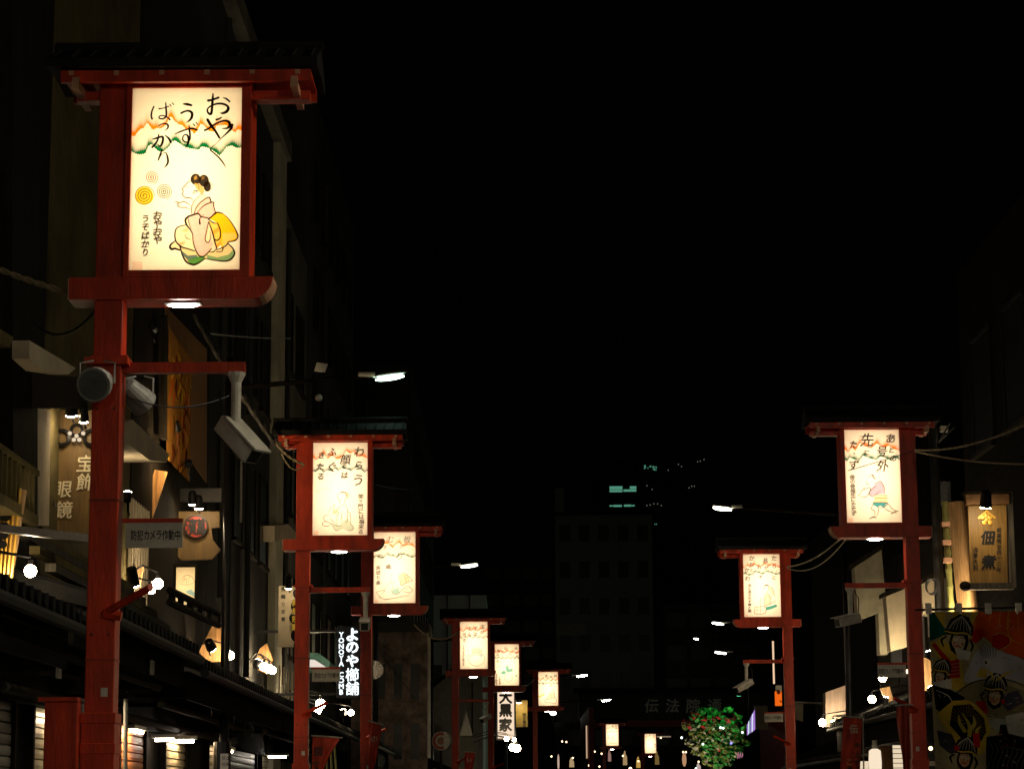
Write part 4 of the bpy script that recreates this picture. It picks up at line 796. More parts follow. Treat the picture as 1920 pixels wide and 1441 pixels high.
for i, (px, py, h) in enumerate(((396, 1330, 46), (438, 1340, 58), (460, 1366, 26), (474, 1362, 40), (493, 1372, 20), (508, 1364, 40), (529, 1350, 44))):
    d_ = 29 + i * 1.1; c = V(px, py, d_); hh = h * d_ / F / 2; t = thing('hanging_tassel', c, ['first knotted cord hanging by the black pole', 'longer knotted cord holding a gourd past the black pole', 'short thin cord under the fourth eave', 'hooked cord under the fourth eave', 'shortest cord under the fourth eave', 'second hooked cord under the fourth eave', 'cord closest to the second lantern post'][i], 'cord', 'cords hanging from the fourth eave')
    mb = MB(); mb.tube([c + Vector((.01 * math.sin(k * 1.3), 0, hh - 2 * hh * k / 10)) for k in range(11)], [.006 if k % 2 else .012 for k in range(11)], 6); mb.build('cord', DIM, t)
c = V(437, 1387, 30); t = thing('gourd_ornament', c, 'dark leafy gourd dangling beside the black pole foot', 'ornament'); MB().ball(c, .065, 8, (1, .8, 1.1)).ball(c + Vector((0, 0, .07)), .07, 6, (1.2, .8, .35)).build('gourd', CONCD, t, smooth=True)
for i, (X, y0_, y1_, z_, th, m_) in enumerate(((XL + .62, 11.5, 16.8, 2.72, .03, DIMW), (XL + .7, 17.3, 22.6, 2.78, .035, DIMW), (XL + .72, 17.3, 21.0, 2.62, .02, SOOT), (XL + .6, 23.4, 31.5, 2.66, .035, DIMW), (XL + .75, 24.5, 29.5, 2.8, .025, DIMW), (XL + .6, 33.2, 45, 2.72, .045, DIMW), (XL + .35, 17.3, 31, 2.52, .04, DIMW))):
    t = thing('awning_rail', (X, (y0_ + y1_) / 2, z_), ['rail under the nearest eave at the edge', 'upper rail under the second eave', 'lower dark rail under the second eave', 'long rail under the third eave', 'shorter upper rail under the third eave', 'rail under the fourth eave', 'long rail along the shutter heads'][i], 'rail', 'rails under the shop eaves')
    MB().tube([(X, y0_, z_), (X, y1_, z_)], th, 8).build('rail', m_, t)
    for q in (y0_ + .1, y1_ - .1): boxp('bracket', XL + .12, X, q, q + .04, z_ - .02, z_ + .02, SOOT, t)
t = thing('slatted_vent', (XL + .13, 16.5, 2.6), 'dim upright slats under the nearest eave', 'slats')
mb = MB(); [mb.box(XL + .13, XL + .16, 15.2 + k * .16, 15.24 + k * .16, 2.52, 2.78) for k in range(9)]; mb.build('lattice', DIMW, t)
t = thing('folded_awning', (XL + .5, 19, 3.5), 'row of dark stacked beams above the second eave behind the tallest post', 'awning')
for k in range(4): MB().box(XL + .3 + k * .12, XL + .38 + k * .12, 17.2, 23.0, 3.74 - k * .13, 3.80 - k * .13).build('beam', (OLIVE, DIMW)[k % 2], t)
# tall buildings behind
b4 = bld('tall_corner_building', 'tall dark building with a pale corner strip rising over the second lantern', -14, XL, 31.4, 40.4, 13.3, CONCD)
boxp('corner_pilaster', XL - .3, XL + .12, 39.2, 40.41, 0, 13.32, mat('pale_pilaster', (.55, .52, .38), .85, var=.25, scale=1, bump=.2), b4)
boxp('cornice', XL - .3, XL + .2, 31.4, 40.45, 13.0, 13.35, CONC, b4); windows(b4, XL, 32, 39, 5, 12.5, 4, 3)
b5 = bld('grey_concrete_building', 'grey concrete building with a dark window beside the cool street lamp', -14, XL, 40.6, 46, 12.4, CONC); windows(b5, XL, 41, 45.6, 3.8, 11.6, 2, 3)
b6 = bld('dark_slab_building', 'dark tall building behind the cool street lamp', -16, XL, 46.3, 59.5, 16.5, CONCD); windows(b6, XL, 47, 59, 4, 15.5, 6, 5, fr=.5)
b6b = bld('stepped_dark_building', 'dark building behind the second and third lanterns', -16, -3.2, 73, 94, 15.5, CONCD); windows(b6b, -3.2, 74, 93, 4, 14.5, 8, 4, fr=.5)
fwindows(b6b, 73, -8, -3.4, 4, 15, 3, 4)
b7 = bld('stone_clad_house', 'low brown stone-clad house with barred windows beside the round drum sign', -10, -2.2, 60, 62.4, 6.1, CONCB); fwindows(b7, 60, -3.6, -2.3, 2.6, 5.6, 3, 2, fr=.5, hf=.6, frame=CONCB)
boxp('parapet', -10, -2.15, 59.9, 62.5, 6.1, 6.35, CONC, b7); MB().tube([(-3.4, 59.8, 5.6), (-2.4, 59.8, 4.3)], .02, 6).build('pipe', GREY, b7)
b8 = bld('grey_panel_building', 'pale grey panelled building above the egg lantern', -12, -1.1, 95, 110, 10.2, mat('pale_panel_cladding', (.42, .42, .40), .9, var=.15, scale=.6))
mb = MB(); [mb.box(x, x + .05, 94.96, 95, 6, 10.2) for x in np.arange(-4.5, -1.2, .9)]; mb.build('panel_joint_moulding', CONCD, b8)
fwindows(b8, 95, -4, -1.4, 2, 8, 2, 2)
b9 = thing('gabled_house', (-2.6, 82, 0), 'pale gabled house seen under the egg lantern', 'house')
mb = MB(); A = [V(797, 1300, 82), V(858, 1252, 82), V(905, 1262, 82), V(905, 1500, 82), V(797, 1500, 82)]; mb.prism(A, (0, 9, 0)); mb.build('wall', mat('pale_render', (.5, .5, .46), .9, var=.15), b9)
mb = MB(); mb.prism([V(790, 1306, 81.8), V(860, 1248, 81.8), V(860, 1242, 81.8), V(788, 1298, 81.8)], (0, 9.4, 0)); mb.build('roof', TILE, b9)
boxp('downpipe', V(884, 1300, 81.9).x, V(887, 1300, 81.9).x, 81.85, 81.93, 0, 6, BLK, b9)
t = thing('white_gable_roof', V(870, 1441, 75), 'small bright white pointed gable beside the egg lantern post', 'roof'); vpoly('gable_wall', [(862, 1378), (874, 1332), (886, 1378)], 75, .3, WHT, t); vpoly('lower_wall', [(860, 1380), (894, 1380), (894, 1460), (860, 1460)], 75, .3, CONC, t)
for o in (): pass
t = thing('dome_camera', V(598, 745, 28), 'small round dome camera hanging under the long lamp arm', 'camera')
MB().ball(V(598, 745, 28), .045, 8).build('dome', WHT, t, smooth=True); MB().tube([V(598, 745, 28) + Vector((0, 0, .03)), V(599, 722, 28)], .012, 6).build('stem', BLK, t)
t = thing('small_panel', V(601, 697, 28), 'small tilted pale panel on top of the long lamp arm', 'panel'); vpoly('plate', [(594, 679), (615, 682), (609, 697), (589, 695)], 27.95, .03, WHT, t)
for i, (px_, X_, z0_, z1_) in enumerate(((404, XL, 4.5, 12.8), (455, XL, 3.6, 12.6), (528, XL, 3.8, 12.0), (600, XL, 3.6, 15))):
    y_ = yat(px_, X_); MB().tube([(X_ + .08, y_, z0_), (X_ + .08, y_, z1_)], .045, 8).build('downpipe', CONCD, (b4, b4, b5, b6)[i])
def aircon(px, py, X, label):
    c = FP(px, py, X); t = thing('air_conditioner', tuple(c), label, 'air conditioner', 'air conditioner units on the upper walls')
    boxp('casing', X, X + .3, c.y - .4, c.y + .4, c.z - .28, c.z + .28, DIMW, t, .01)
    mb = MB(); [mb.box(X + .08, X + .11, c.y - .41, c.y - .403, c.z - .2 + k * .08, c.z - .17 + k * .08) for k in range(6)]; mb.build('grille', CABLE, t)
    MB().tube([(X + .05, c.y + .42, c.z), (X + .05, c.y + .5, c.z - 1.2)], .02, 6).build('hose', WHT, t)
aircon(440, 820, XL, 'air conditioner low on the tall building near the black pole')
# ------------------------------------------------------------------ hanging signs of the left row
t = thing('vertical_lit_sign', V(655, 1305, 36.9), 'black vertical sign with glowing white letters for a comb shop', 'sign')
x0, x1, z0, z1 = bx(631, 677, 1172, 1309, 36.9); boxp('case', x0, x1, 36.9, 37.1, z0, z1, mat('black_sign_face', (.01, .014, .022), .35, var=.1), t, .01)
LW = em('white_glowing_letters', (.86, .97, 1), 1.6); LT = em('teal_glowing_letters', (.25, .75, .8), 1.0)
mb = MB(); s_ = 36.9 / F
for ch, y, z in (('よ', 1189, 27), ('の', 1213, 26), ('や', 1238, 25), ('櫛', 1264, 26), ('舗', 1290, 26)):
    c = V(660.5, y, 36.9); text_mesh(mb, ch, lambda u, v, k: (c.x + u, 36.893 - k * .0005, c.z + v), z * s_, .045 if ch in 'よのや' else .016)
mb.build('lettering', LW, t)
mb = MB()
for i, ch in enumerate('YONOYA COMB'):
    if ch == ' ': continue
    c = V(640, 1189 + i * 10.9 + (0 if i < 6 else -1.5), 36.9); text_mesh(mb, ch, lambda u, v, k: (c.x + u, 36.893 - k * .0005, c.z + v), 13.2 * s_, .035)
mb.build('roman_lettering', LW, t)
[MB().box(x0 - 1.3, x0, 36.97, 37.03, q, q + .04).build('mounting_arm', BLK, t) for q in (z1 - .1, z0 + .06)]
# cream sign with gourd shape
t = thing('gourd_shop_sign', V(545, 1212, 33), 'cream vertical sign with a black gourd cut-out and yellow writing', 'sign')
vrect('board', 522, 556, 1098, 1212, 33, .08, CREAM, t)
mb = MB()
for x, y, r in ((558, 1112, 9), (556, 1136, 11), (553, 1158, 11), (559, 1190, 14), (563, 1208, 12)): mb.ball(V(x, y, 32.9), r * 33 / F, 8, (1, .3, 1))
mb.build('gourd_shape', BLK, t, smooth=True)
mb = MB()
for i, ch in enumerate('舞扇宗家'): c = V(554, 1130 + i * 15, 32.83); text_mesh(mb, ch, lambda u, v, k: (c.x + u, 32.8 - k * .0004, c.z + v), .10, .03)
mb.build('yellow_lettering', em('lit_yellow_letters', (1, .55, .05), .35), t)
mb = MB()
for i, ch in enumerate('祭踊り衣裳'): c = V(531, 1104 + i * 14, 32.99); text_mesh(mb, ch, lambda u, v, k: (c.x + u, 32.99 - k * .0004, c.z + v), .062, .025)
mb.build('black_lettering', INK, t)
spotlight(541, 1101, 32.6, (-.1, .5, -1), 'spotlight over the cream sign with the gourd', .05)
fpoly('pale_fascia', [(515, 985), (540, 982), (566, 1010), (515, 1015)], XL + .2, .2, CREAM, b4)
t = thing('lit_shop_canopy', V(600, 1250, 42), 'small lit canopy with a green edge between second and third lanterns', 'canopy')
mb = MB(); A = [V(560, 1221, 42), V(598, 1224, 42), V(619, 1240, 42), V(617, 1252, 42), V(560, 1252, 42)]; mb.prism(A, (0, 1.4, 0)); mb.build('canopy_roof', mat('green_copper_edge', (.08, .2, .17), .5), t)
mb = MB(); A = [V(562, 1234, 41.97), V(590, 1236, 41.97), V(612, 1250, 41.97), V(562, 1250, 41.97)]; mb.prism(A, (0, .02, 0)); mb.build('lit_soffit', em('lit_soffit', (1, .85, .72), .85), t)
t = thing('vertical_lit_sign', V(948, 1385, 70), 'white vertical lit sign with three black characters under the turnip lantern', 'sign')
x0, x1, z0, z1 = bx(933, 964, 1292, 1383, 70); boxp('case', x0 - .05, x1 + .05, 70.02, 70.3, z0 - .05, z1, BLK, t)
boxp('sign_face', x0, x1, 70, 70.02, z0, z1, em('warm_sign_face', (1, .76, .55), .95), t)
mb = MB()
for ch, y in (('大', 1306), ('黒', 1331), ('家', 1358)): c = V(948, y, 69.98); text_mesh(mb, ch, lambda u, v, k: (c.x + u, 69.985 - k * .002, c.z + v), .40, .05)
mb.build('lettering', INK, t)
t = thing('vertical_board_sign', V(976, 1362, 72), 'dull yellow vertical board under a small lamp, right beside the white lit sign', 'sign')
vrect('board', 964, 989, 1312, 1362, 72, .08, mat('yellow_board', (.45, .32, .07), .5), t); mb = MB()
for i, ch in enumerate('純正商品'): c = V(983, 1338 + i * 7, 71.95); text_mesh(mb, ch, lambda u, v, k: (c.x + u, 71.98 - k * .001, c.z + v), .11, .02)
mb.build('lettering', INK, t)
spotlight(973, 1316, 71.6, (0, .3, -1), 'tiny lamp over the dull yellow board', .08, .12)
for i, (x, y, r) in enumerate(((950, 1384, .06), (961, 1400, .09), (969, 1402, .1), (964, 1386, .05))): bulb(x, y, 69 + i * .1, r, ['bulb touching the foot of the white lit sign', 'dangling bulb below the white lit sign', 'brightest dangling bulb below the white lit sign', 'small upper bulb beside the foot of the white lit sign'][i], wallx=-1.2)
# round drum sign
c = V(827, 1388, 52); t = thing('round_sign', tuple(c), 'round white drum-like sign with a red ring low beside the egg lantern post', 'sign')
MB().tube([c, c + Vector((.05, .25, 0))], .205, 28).build('drum', WHT, t)
n = 28
for q0, q1, mm, e, nm in ((.185, .125, REDD, .012, 'red_ring'), (.085, .0, mat('brown_emblem', (.3, .12, .05), .5), .012, 'emblem')):
    mb = MB(); mb.add([(c.x + math.cos(a) * q, c.y - e, c.z + math.sin(a) * q) for q in (q0, max(q1, .005)) for a in np.linspace(0, 2 * math.pi, n + 1)[:-1]], [(i, (i + 1) % n, n + (i + 1) % n, n + i) for i in range(n)]); mb.build(nm, mm, t)
MB().tube([c + Vector((0, .1, -.2)), c + Vector((0, .1, -3))], .03, 8).build('stand', BLK, t)
c = V(699, 1255, 37.5); t = thing('paper_fan_ornament', tuple(c), 'pale open paper fan fixed behind the long-board lantern post', 'fan ornament')
mb = MB(); P = [c] + [c + Vector((.17 * math.cos(a), (.01 if k % 2 else -.01), .15 * math.sin(a))) for k, a in enumerate(np.linspace(-1.5, 1.5, 19))]; mb.add(P, [(0, k, k + 1) for k in range(1, 19)]); mb.build('leaf', WHT, t)
MB().tube([c, c + Vector((-.1, .05, 0))], .01, 6).build('pin', BLK, t)
# tiled eaves further on
for X, y0, y1, ze, nm, px in ((-3.0, 48, 58, 3.0, 'dark tiled eave low behind the long-board lantern post', 0), (-1.7, 60.5, 70, 2.6, 'dark tiled eave under the stone-clad house', 0)):
    t = thing('tiled_eave', (X - .5, (y0 + y1) / 2, ze), nm, 'eave', 'tiled eaves over the shop fronts'); tile_roof(t, X, ze, X - 1.1, ze + .45, y0, y1, pitch=.3)
    boxp('fascia_board', X - .12, X - .08, y0, y1, ze - .4, ze - .01, WOODD, t)
t = thing('market_parasol_roof', V(625, 1441, 33), 'low pale slatted awning behind the red flag', 'awning')
mb = MB()
for k in range(4): mb.tube([V(606 + k * 7, 1398, 33), V(604 + k * 9, 1450, 33)], .018, 6)
mb.build('bamboo_slat', BAMB, t)
# cloth flags
def flag(pts, d, rods, label, m, texts=(), wav=.02):
    t = thing('cloth_banner', V(*pts[-1], d), label, 'banner', 'red cloth banners of the street')
    n = 14; mb = MB(); TL, TR, BR, BL = [V(*p, d) for p in pts]; vs = []
    for j in range(n + 1):
        for i in range(n + 1):
            p = TL.lerp(TR, i / n).lerp(BL.lerp(BR, i / n), j / n); p.y += wav * math.sin(i * 1.1 + j * .5) - .0; vs.append(p)
    mb.add(vs, [(j * (n + 1) + i, j * (n + 1) + i + 1, (j + 1) * (n + 1) + i + 1, (j + 1) * (n + 1) + i) for j in range(n) for i in range(n)])
    cl = mb.build('cloth', m, t, smooth=True)
    mb = MB()
    for a, b_ in rods: mb.tube([V(*a, d + .03), V(*b_, d + .03)], .011, 6)
    mb.build('rod', GREY, t)
    for ch, x, y, s, mm in texts:
        mb = MB(); c = V(x, y, d); text_mesh(mb, ch, lambda u, v, k: (c.x + u, d - .035 - k * .0005, c.z + v), s, .03); mb.build('lettering', mm, cl)
RC = mat('red_banner_cloth', (.40, .04, .02), .8, var=.3, scale=5)
flag([(586, 1380), (637, 1384), (615, 1422), (583, 1500)], 31, [((583, 1378), (642, 1382))], 'red banner with pale-edged black letters by the foot of the second lantern post', RC, (('回', 597, 1408, .12, INK), ('て', 592, 1434, .12, INK)), .015)
flag([(692, 1352), (716, 1360), (706, 1420), (690, 1480)], 36, [((690, 1350), (718, 1358))], 'narrow red banner hanging beside the long-board lantern post', RC, (('の', 702, 1385, .12, mat('pale_pink', (.5, .3, .25), .7)),))
flag([(871, 1409), (891, 1411), (884, 1460), (871, 1460)], 50, [((869, 1408), (893, 1410))], 'little red banner at the foot of the egg lantern post', RC, (('い', 880, 1424, .1, WHT),))
flag([(1582, 1344), (1616, 1347), (1612, 1470), (1573, 1470)], 33, [((1580, 1341), (1621, 1346)), ((1618, 1340), (1620, 1470))], 'red banner with pale and black writing next to the clustered bulbs', RC, (('伝', 1600, 1366, .13, mat('pale_print', (.55, .4, .33), .7)), ('め', 1607, 1396, .09, INK), ('上', 1607, 1413, .1, INK), ('て', 1606, 1431, .11, INK), ('こ', 1592, 1428, .1, mat('orange_print', (.6, .3, .15), .7)), ('消', 1591, 1442, .1, INK)), .01)
flag([(1680, 1325), (1703, 1322), (1709, 1470), (1696, 1470)], 27.0, [((1678, 1322), (1712, 1320))], 'dark red gathered banner against the post of the running man lantern', REDD, (), .05)

# ------------------------------------------------------------------ cables
def wire(a, b_, sag, r, label, m=ROPE, tw=False, grp='sagging overhead cables'):
    mb = MB(); pts = rope(a, b_, sag)
    if tw: twisted(mb, pts, r * .6)
    else: mb.tube(pts, r, 6)
    o = mb.build('overhead_cable', m); return tag(o, label, 'cable', grp)
wire(V(-70, 476, 13.6), V(190, 566, 13.4), .02, .02, 'twisted pale cable reaching the tallest lantern post from the edge', tw=True)
wire(V(60, 600, 14.4), V(190, 566, 13.5), .14, .008, 'thin black drooping cable behind the tallest lantern box', CABLE)
wire(V(513, 826, 27), V(571, 870, 27), .05, .018, 'twisted cable loop ending at the second lantern post', tw=True)
wire(V(528, 850, 27), V(571, 870, 27.1), .12, .01, 'thin loop hanging under the twisted cable at the second lantern post')
wire(V(513, 826, 26.8), FP(806, 908, -3.2), .35, .006, 'thin straight wire crossing the sitting woman lantern', CABLE)
wire(V(365, 590, 27), V(515, 830, 27), .05, .05, 'thick dark stranded cable sloping down behind the camera arm', mat('dark_strand', (.03, .028, .024), .6), tw=True)
wire(V(385, 610, 27), V(512, 826, 27.2), .10, .015, 'thinner dark wire beside the sloping stranded cable', CABLE)
wire(FP(385, 624, XL + .3), FP(545, 634, XL + .3), .02, .012, 'short pale level wire near the pale corner strip', GREY)
wire(V(1716, 843, 26.9), V(1990, 760, 20), .12, .014, 'twisted pale cable from the running man lantern post to the edge', tw=True)
wire(V(1716, 846, 27), V(1990, 868, 24), .06, .010, 'thin lower wire from the running man lantern post to the edge')
wire(V(1590, 882, 26.2), V(1712, 846, 26.2), .0, .005, 'black thin wire crossing the running man lantern', CABLE)
wire(V(1476, 1062, 40), V(1583, 1002, 34), .10, .012, 'upper pale cable from the basket lantern post')
wire(V(1476, 1064, 40), V(1590, 1004, 34), .22, .010, 'lower pale cable from the basket lantern post')
wire(V(776, 1170, 49), V(858, 1185, 50), .22, .022, 'twisted sagging cable ending at the egg lantern post', tw=True)
wire(V(975, 1284, 66), V(1002, 1272, 70), .08, .015, 'short cable between turnip and yellow broom lanterns')
mb = MB(); mb.tube([Vector(p) for p in rope(V(236, 741, 13.6), V(430, 742, 13.5), .07)], .005, 6); tag(mb.build('camera_cable', CABLE), 'thin cable looping under the camera arm of the tallest lantern post', 'cable')

# ------------------------------------------------------------------ right row
XR = 6.8
r1 = bld('pickle_shop', 'dark shop at the far edge carrying the yellow lit board', XR, 14, 29.0, 35, 9.6, SOOT)
boxp('corner_post', XR - .12, XR + .1, 28.9, 29.02, 0, 9.6, DIMW, r1); windows(r1, XR, 30, 34.5, 6, 9, 2, 1)
t = thing('shop_signboard', V(1850, 1100, 28.2), 'yellowish wooden board with black characters for simmered foods under a lamp', 'sign')
vpoly('board', [(1815, 948), (1887, 946), (1890, 1098), (1820, 1098)], 28.2, .07, mat('yellow_cedar_board', (.30, .17, .04), .5, var=.3, scale=5, stretch=(6, 6, .4)), t, .004)
vrect('header', 1812, 1892, 924, 945, 28.15, .14, mat('header_board', (.22, .11, .04), .6, var=.3), t); vrect('header_cap', 1808, 1896, 920, 925, 28.1, .24, WOODD, t)
vrect('lower_rail', 1810, 1902, 1092, 1104, 28.08, .12, DIMW, t); MB().ball(V(1810, 1098, 28.1), .06, 8, (1.2, .8, 1)).build('rail_end', WOODD, t); vrect('side_stile', 1893, 1902, 920, 1100, 28.2, .1, DIMW, t)
mb = MB(); q = 28.2 / F
for ch, x, y, s in (('佃', 1852, 1007, 27), ('煮', 1854, 1053, 28)): c = V(x, y, 28.19); text_mesh(mb, ch, lambda u, v, k: (c.x + u, 28.19 - k * .0004, c.z + v), s * q, .04, shear=.15)
for i, ch in enumerate('創業明治四十三年'): c = V(1873, 993 + i * 10.5, 28.19); text_mesh(mb, ch, lambda u, v, k: (c.x + u, 28.19 - k * .0004, c.z + v), 9.5 * q, .02)
for i, ch in enumerate('浅草大和'): c = V(1829, 1030 + i * 11, 28.19); text_mesh(mb, ch, lambda u, v, k: (c.x + u, 28.19 - k * .0004, c.z + v), 10.5 * q, .02)
mb.build('lettering', INK, t)
mb = MB(); c = V(1850, 968, 28.19)
mb.add([c + Vector(((a) * q, -.012, b_ * q)) for a, b_ in ((-17, -2), (0, 13), (17, -2), (15, -5), (0, 8), (-15, -5))], [(0, 1, 4, 5), (1, 2, 3, 4)])
for a, b_ in ((0, 4), (-6, 0), (6, 0), (0, -4), (-5, -9), (6, -9)): mb.ball(c + Vector((a * q, -.008, (b_ - 2) * q)), 4.6 * q, 6, (1, .15, 1))
mb.build('gilt_crest', GOLD, t)
spotlight(1848, 949, 27.75, (0, .45, -1), 'black lamp over the simmered foods board', .075, .2)
t = thing('cedar_screen', V(1800, 1130, 28.9), 'tall curved pale cedar screen lit from below beside the bamboo', 'screen')
mb = MB(); n = 12; P = []
for k in range(n + 1):
    a = k / n; xx = V(1785 + a * 36, 1040, 28.9).x; yy = 28.9 - .16 * math.sin(a * math.pi * .9)
    P += [(xx - .04, yy, V(1790, 942, 28.9).z), (xx + .05, yy, V(1790, 1160, 28.9).z)]
mb.add(P, [(2 * k, 2 * k + 1, 2 * k + 3, 2 * k + 2) for k in range(n)]); mb.build('screen_panel', WOODL, t, smooth=True)
t = thing('bamboo_pole', V(1778, 1150, 28.7), 'green bamboo culm tied to the grey utility pole', 'bamboo')
P = [V(1771 + (y - 940) * .06, y, 28.7) for y in range(940, 1170, 8)]; MB().tube(P, [.038 + (.008 if i % 4 == 0 else 0) for i in range(len(P))], 10).build('culm', BAMB, t)
for y in (983, 1017, 1050):
    c = V(1770 + (y - 940) * .06, y, 28.62); MB().box(c.x - .05, c.x + .05, c.y - .05, c.y + .04, c.z - .03, c.z + .03).build('binding', PALE, t)
t = thing('utility_pole', V(1760, 1441, 28.9), 'grey utility pole with a mesh box and wires by the bamboo', 'utility pole')
c0, c1 = V(1752, 786, 28.9), V(1768, 1500, 28.9); cx = V(1760, 1000, 28.9).x
MB().tube([(cx - .02, 28.9, 0), (cx - .02, 28.9, V(1755, 786, 28.9).z)], .062, 12).build('pole', ZINC, t, smooth=True)
mb = MB(); vbox(mb, 1763, 1783, 902, 944, 28.9, .2); mb.build('mesh_box', mat('mesh_box', (.12, .12, .12), .5, .4, var=.8, scale=60), t)
mb = MB(); vbox(mb, 1764, 1778, 798, 808, 28.8, .1); mb.build('insulator', WHT, t)
mb = MB(); mb.tube([V(1745 + 10 * math.cos(a) + k, 1098 + 14 * math.sin(a) + k, 28.7 + k * .004) for k in range(4) for a in np.linspace(0, 6.28, 14)], .006, 5); mb.build('cable_coil', CABLE, t)
for k, (x, y) in enumerate(((1777, 812), (1790, 800), (1782, 792))): MB().tube([V(1758, 830, 28.8), V(x, y, 28.4)], .012, 6).build('branch_wire', CABLE, t)
# fire wall ends
def sleeve(pts, d, label, cap, m=CREAM, th=.35):
    t = thing('plaster_sleeve_wall', V(*pts[-1], d), label, 'wall', 'projecting plaster end walls'); vpoly('wall', pts, d, th, m, t)
    mb = MB(); (a, b_), (c, e) = cap; mb.prism([V(a - 2, b_, d - .06), V(c + 2, e, d - .06), V(c + 2, e - 9, d - .06), V(a - 2, b_ - 8, d - .06)], (0, th + .12, 0)); mb.build('coping', WOODD, t)
    return t
CRD = mat('weathered_plaster', (.34, .31, .22), .9, var=.3, scale=2, bump=.3)
sleeve([(1602, 1063), (1653, 1030), (1660, 1115), (1665, 1226), (1650, 1226), (1647, 1148), (1609, 1163)], 40, 'tall greyish plaster end wall above the small notice plate', ((1601, 1062), (1654, 1028)), CRD)
sleeve([(1661, 1118), (1697, 1103), (1700, 1212), (1670, 1220)], 36.5, 'bright cream end wall just left of the running man lantern post', ((1659, 1118), (1700, 1100)))
sleeve([(1728, 1094), (1757, 1081), (1760, 1150), (1746, 1152), (1731, 1150)], 33.5, 'cream end wall between the running man lantern post and utility pole', ((1726, 1093), (1759, 1078)))
for nm_, px_, py_, d_, aim_ in (('spotlight at the foot of the bright cream end wall', 1686, 1254, 36.0, (0, .28, 1)), ('slim spotlight below the cream end wall by the utility pole', 1743, 1222, 33.0, (.02, .25, 1)), ('spotlight low before the greyish end wall', 1652, 1262, 39.4, (-.1, .3, 1)), ('uplight at the foot of the cedar screen', 1812, 1166, 28.4, (-.05, .25, 1)), ('spotlight at the foot of the pinkish wall', 1570, 1361, 45.6, (.05, .3, 1))):
    spotlight(px_, py_, d_, aim_, nm_, .06, .12, m=em('strong_wash', (1, .78, .48), 480))
r2 = bld('dark_wooden_shop', 'dark wooden shop with small lit windows behind the running man lantern', XR, 14, 35.2, 44, 6.0, SOOT); windows(r2, XR, 36, 43, 3.6, 5.6, 3, 1)
r3 = bld('dark_corner_building', 'dark building behind the basket lantern post', 8.4, 16, 47, 66, 9.0, SOOT); fwindows(r3, 47, 8.6, 11, 3, 8, 2, 2)
t = thing('plaster_sleeve_wall', V(1570, 1360, 46), 'pinkish ribbed wall lit from below between the basket lantern and dark pole', 'wall'); vpoly('wall', [(1548, 1297), (1585, 1284), (1586, 1362), (1548, 1362)], 46, .4, mat('pinkish_siding', (.4, .3, .24), .8, var=.2, scale=6, stretch=(6, 1, .2)), t)
t = thing('plaster_end_wall', V(1500, 1350, 50), 'small pale wall just behind the basket lantern post', 'wall'); vpoly('wall', [(1490, 1318), (1506, 1318), (1506, 1352), (1490, 1346)], 50, .3, CRD, t); vpoly('top_rail', [(1490, 1317), (1548, 1319), (1548, 1316), (1490, 1314)], 50, .3, GREY, t)
for X, y0, y1, ze, nm in ((5.7, 29.5, 42.5, 3.0, 'dark tiled eave with a shiny gutter behind the running man lantern post'), (6.6, 43.2, 58, 2.6, 'dark tiled eave beyond the clustered bulbs')):
    t = thing('tiled_eave', (X + .5, (y0 + y1) / 2, ze), nm, 'eave', 'tiled eaves over the shop fronts'); tile_roof(t, X, ze, X + 1.1, ze + .45, y0, y1); boxp('fascia_board', X + .08, X + .12, y0, y1, ze - .4, ze - .01, SOOT, t); boxp('lintel', X + .8, X + 1.0, y0, y1, 2.15, ze + .1, SOOT, t)
bulb(1655, 1270, 37, .055, 'upper round bulb under the small notice plate'); bulb(1635, 1310, 38.5, .055, 'lower round bulb left of the flaming sign')
t = plank_sign([(1650, 1290), (1668, 1286), (1676, 1312), (1662, 1316)], 38, 'small glittering lit sign between two bulbs and the running man post', m=WOODL); spotlight(1661, 1309, 37.6, (.2, .5, .9), 'spotlight in front of the small glittering sign', .05)
bulb(1542, 1354, 43, .06, 'bulb with a halo at the foot of the pinkish wall'); 
for i, x in enumerate((1562, 1570, 1578)): bulb(x, 1355 + i, 43, .05, ['first', 'second', 'third'][i] + ' bulb of the glaring row at the pinkish wall')
t = thing('arched_lit_sign', V(1743, 1290, 29), 'arched pale board glowing at its foot behind the samurai banner edge', 'sign')
mb = MB(); mb.prism([V(1730, 1294, 29)] + [V(1730 + 24 * math.sin(a), 1262 - 30 * math.cos(a), 29) for a in np.linspace(0, 1.5, 8)] + [V(1755, 1294, 29)], (0, .06, 0)); mb.build('board', WOODL, t); spotlight(1748, 1291, 28.6, (-.2, .7, .8), 'black can spotlight under the arched board', .07, .1)
bulb(1702, 1258, 30, .025, 'tiny bulb peeping beside the running man post', BULBS)
t = thing('shop_window', V(1688, 1441, 38), 'lit paper window with thin bars at the foot of the running man post', 'window'); vrect('pane', 1675, 1699, 1396, 1460, 38, .02, em('lit_paper_window', (1, .80, .55), .8), t)
mb = MB()
for k in range(7): vbox(mb, 1674, 1700, 1402 + k * 9, 1403.2 + k * 9, 37.96, .02)
mb.build('mullion_lattice', WOODD, t); vrect('side_panel', 1652, 1674, 1398, 1460, 38, .05, WOOD, t)
t = thing('paper_lantern', V(1642, 1441, 36), 'white lit paper lantern near the red banner', 'lantern')
mb = MB(); c = V(1641, 1428, 36); mb.tube([c + Vector((0, 0, .2)), c + Vector((0, 0, .17)), c, c - Vector((0, 0, .2))], [.05, .09, .1, .09], 12); mb.build('shade', em('lit_paper_lantern', (1, .82, .6), .95), t, smooth=True); mb = MB(); mb.tube([c + Vector((0, 0, .2)), c + Vector((0, 0, .33))], .04, 8); mb.build('cap', WHT, t)
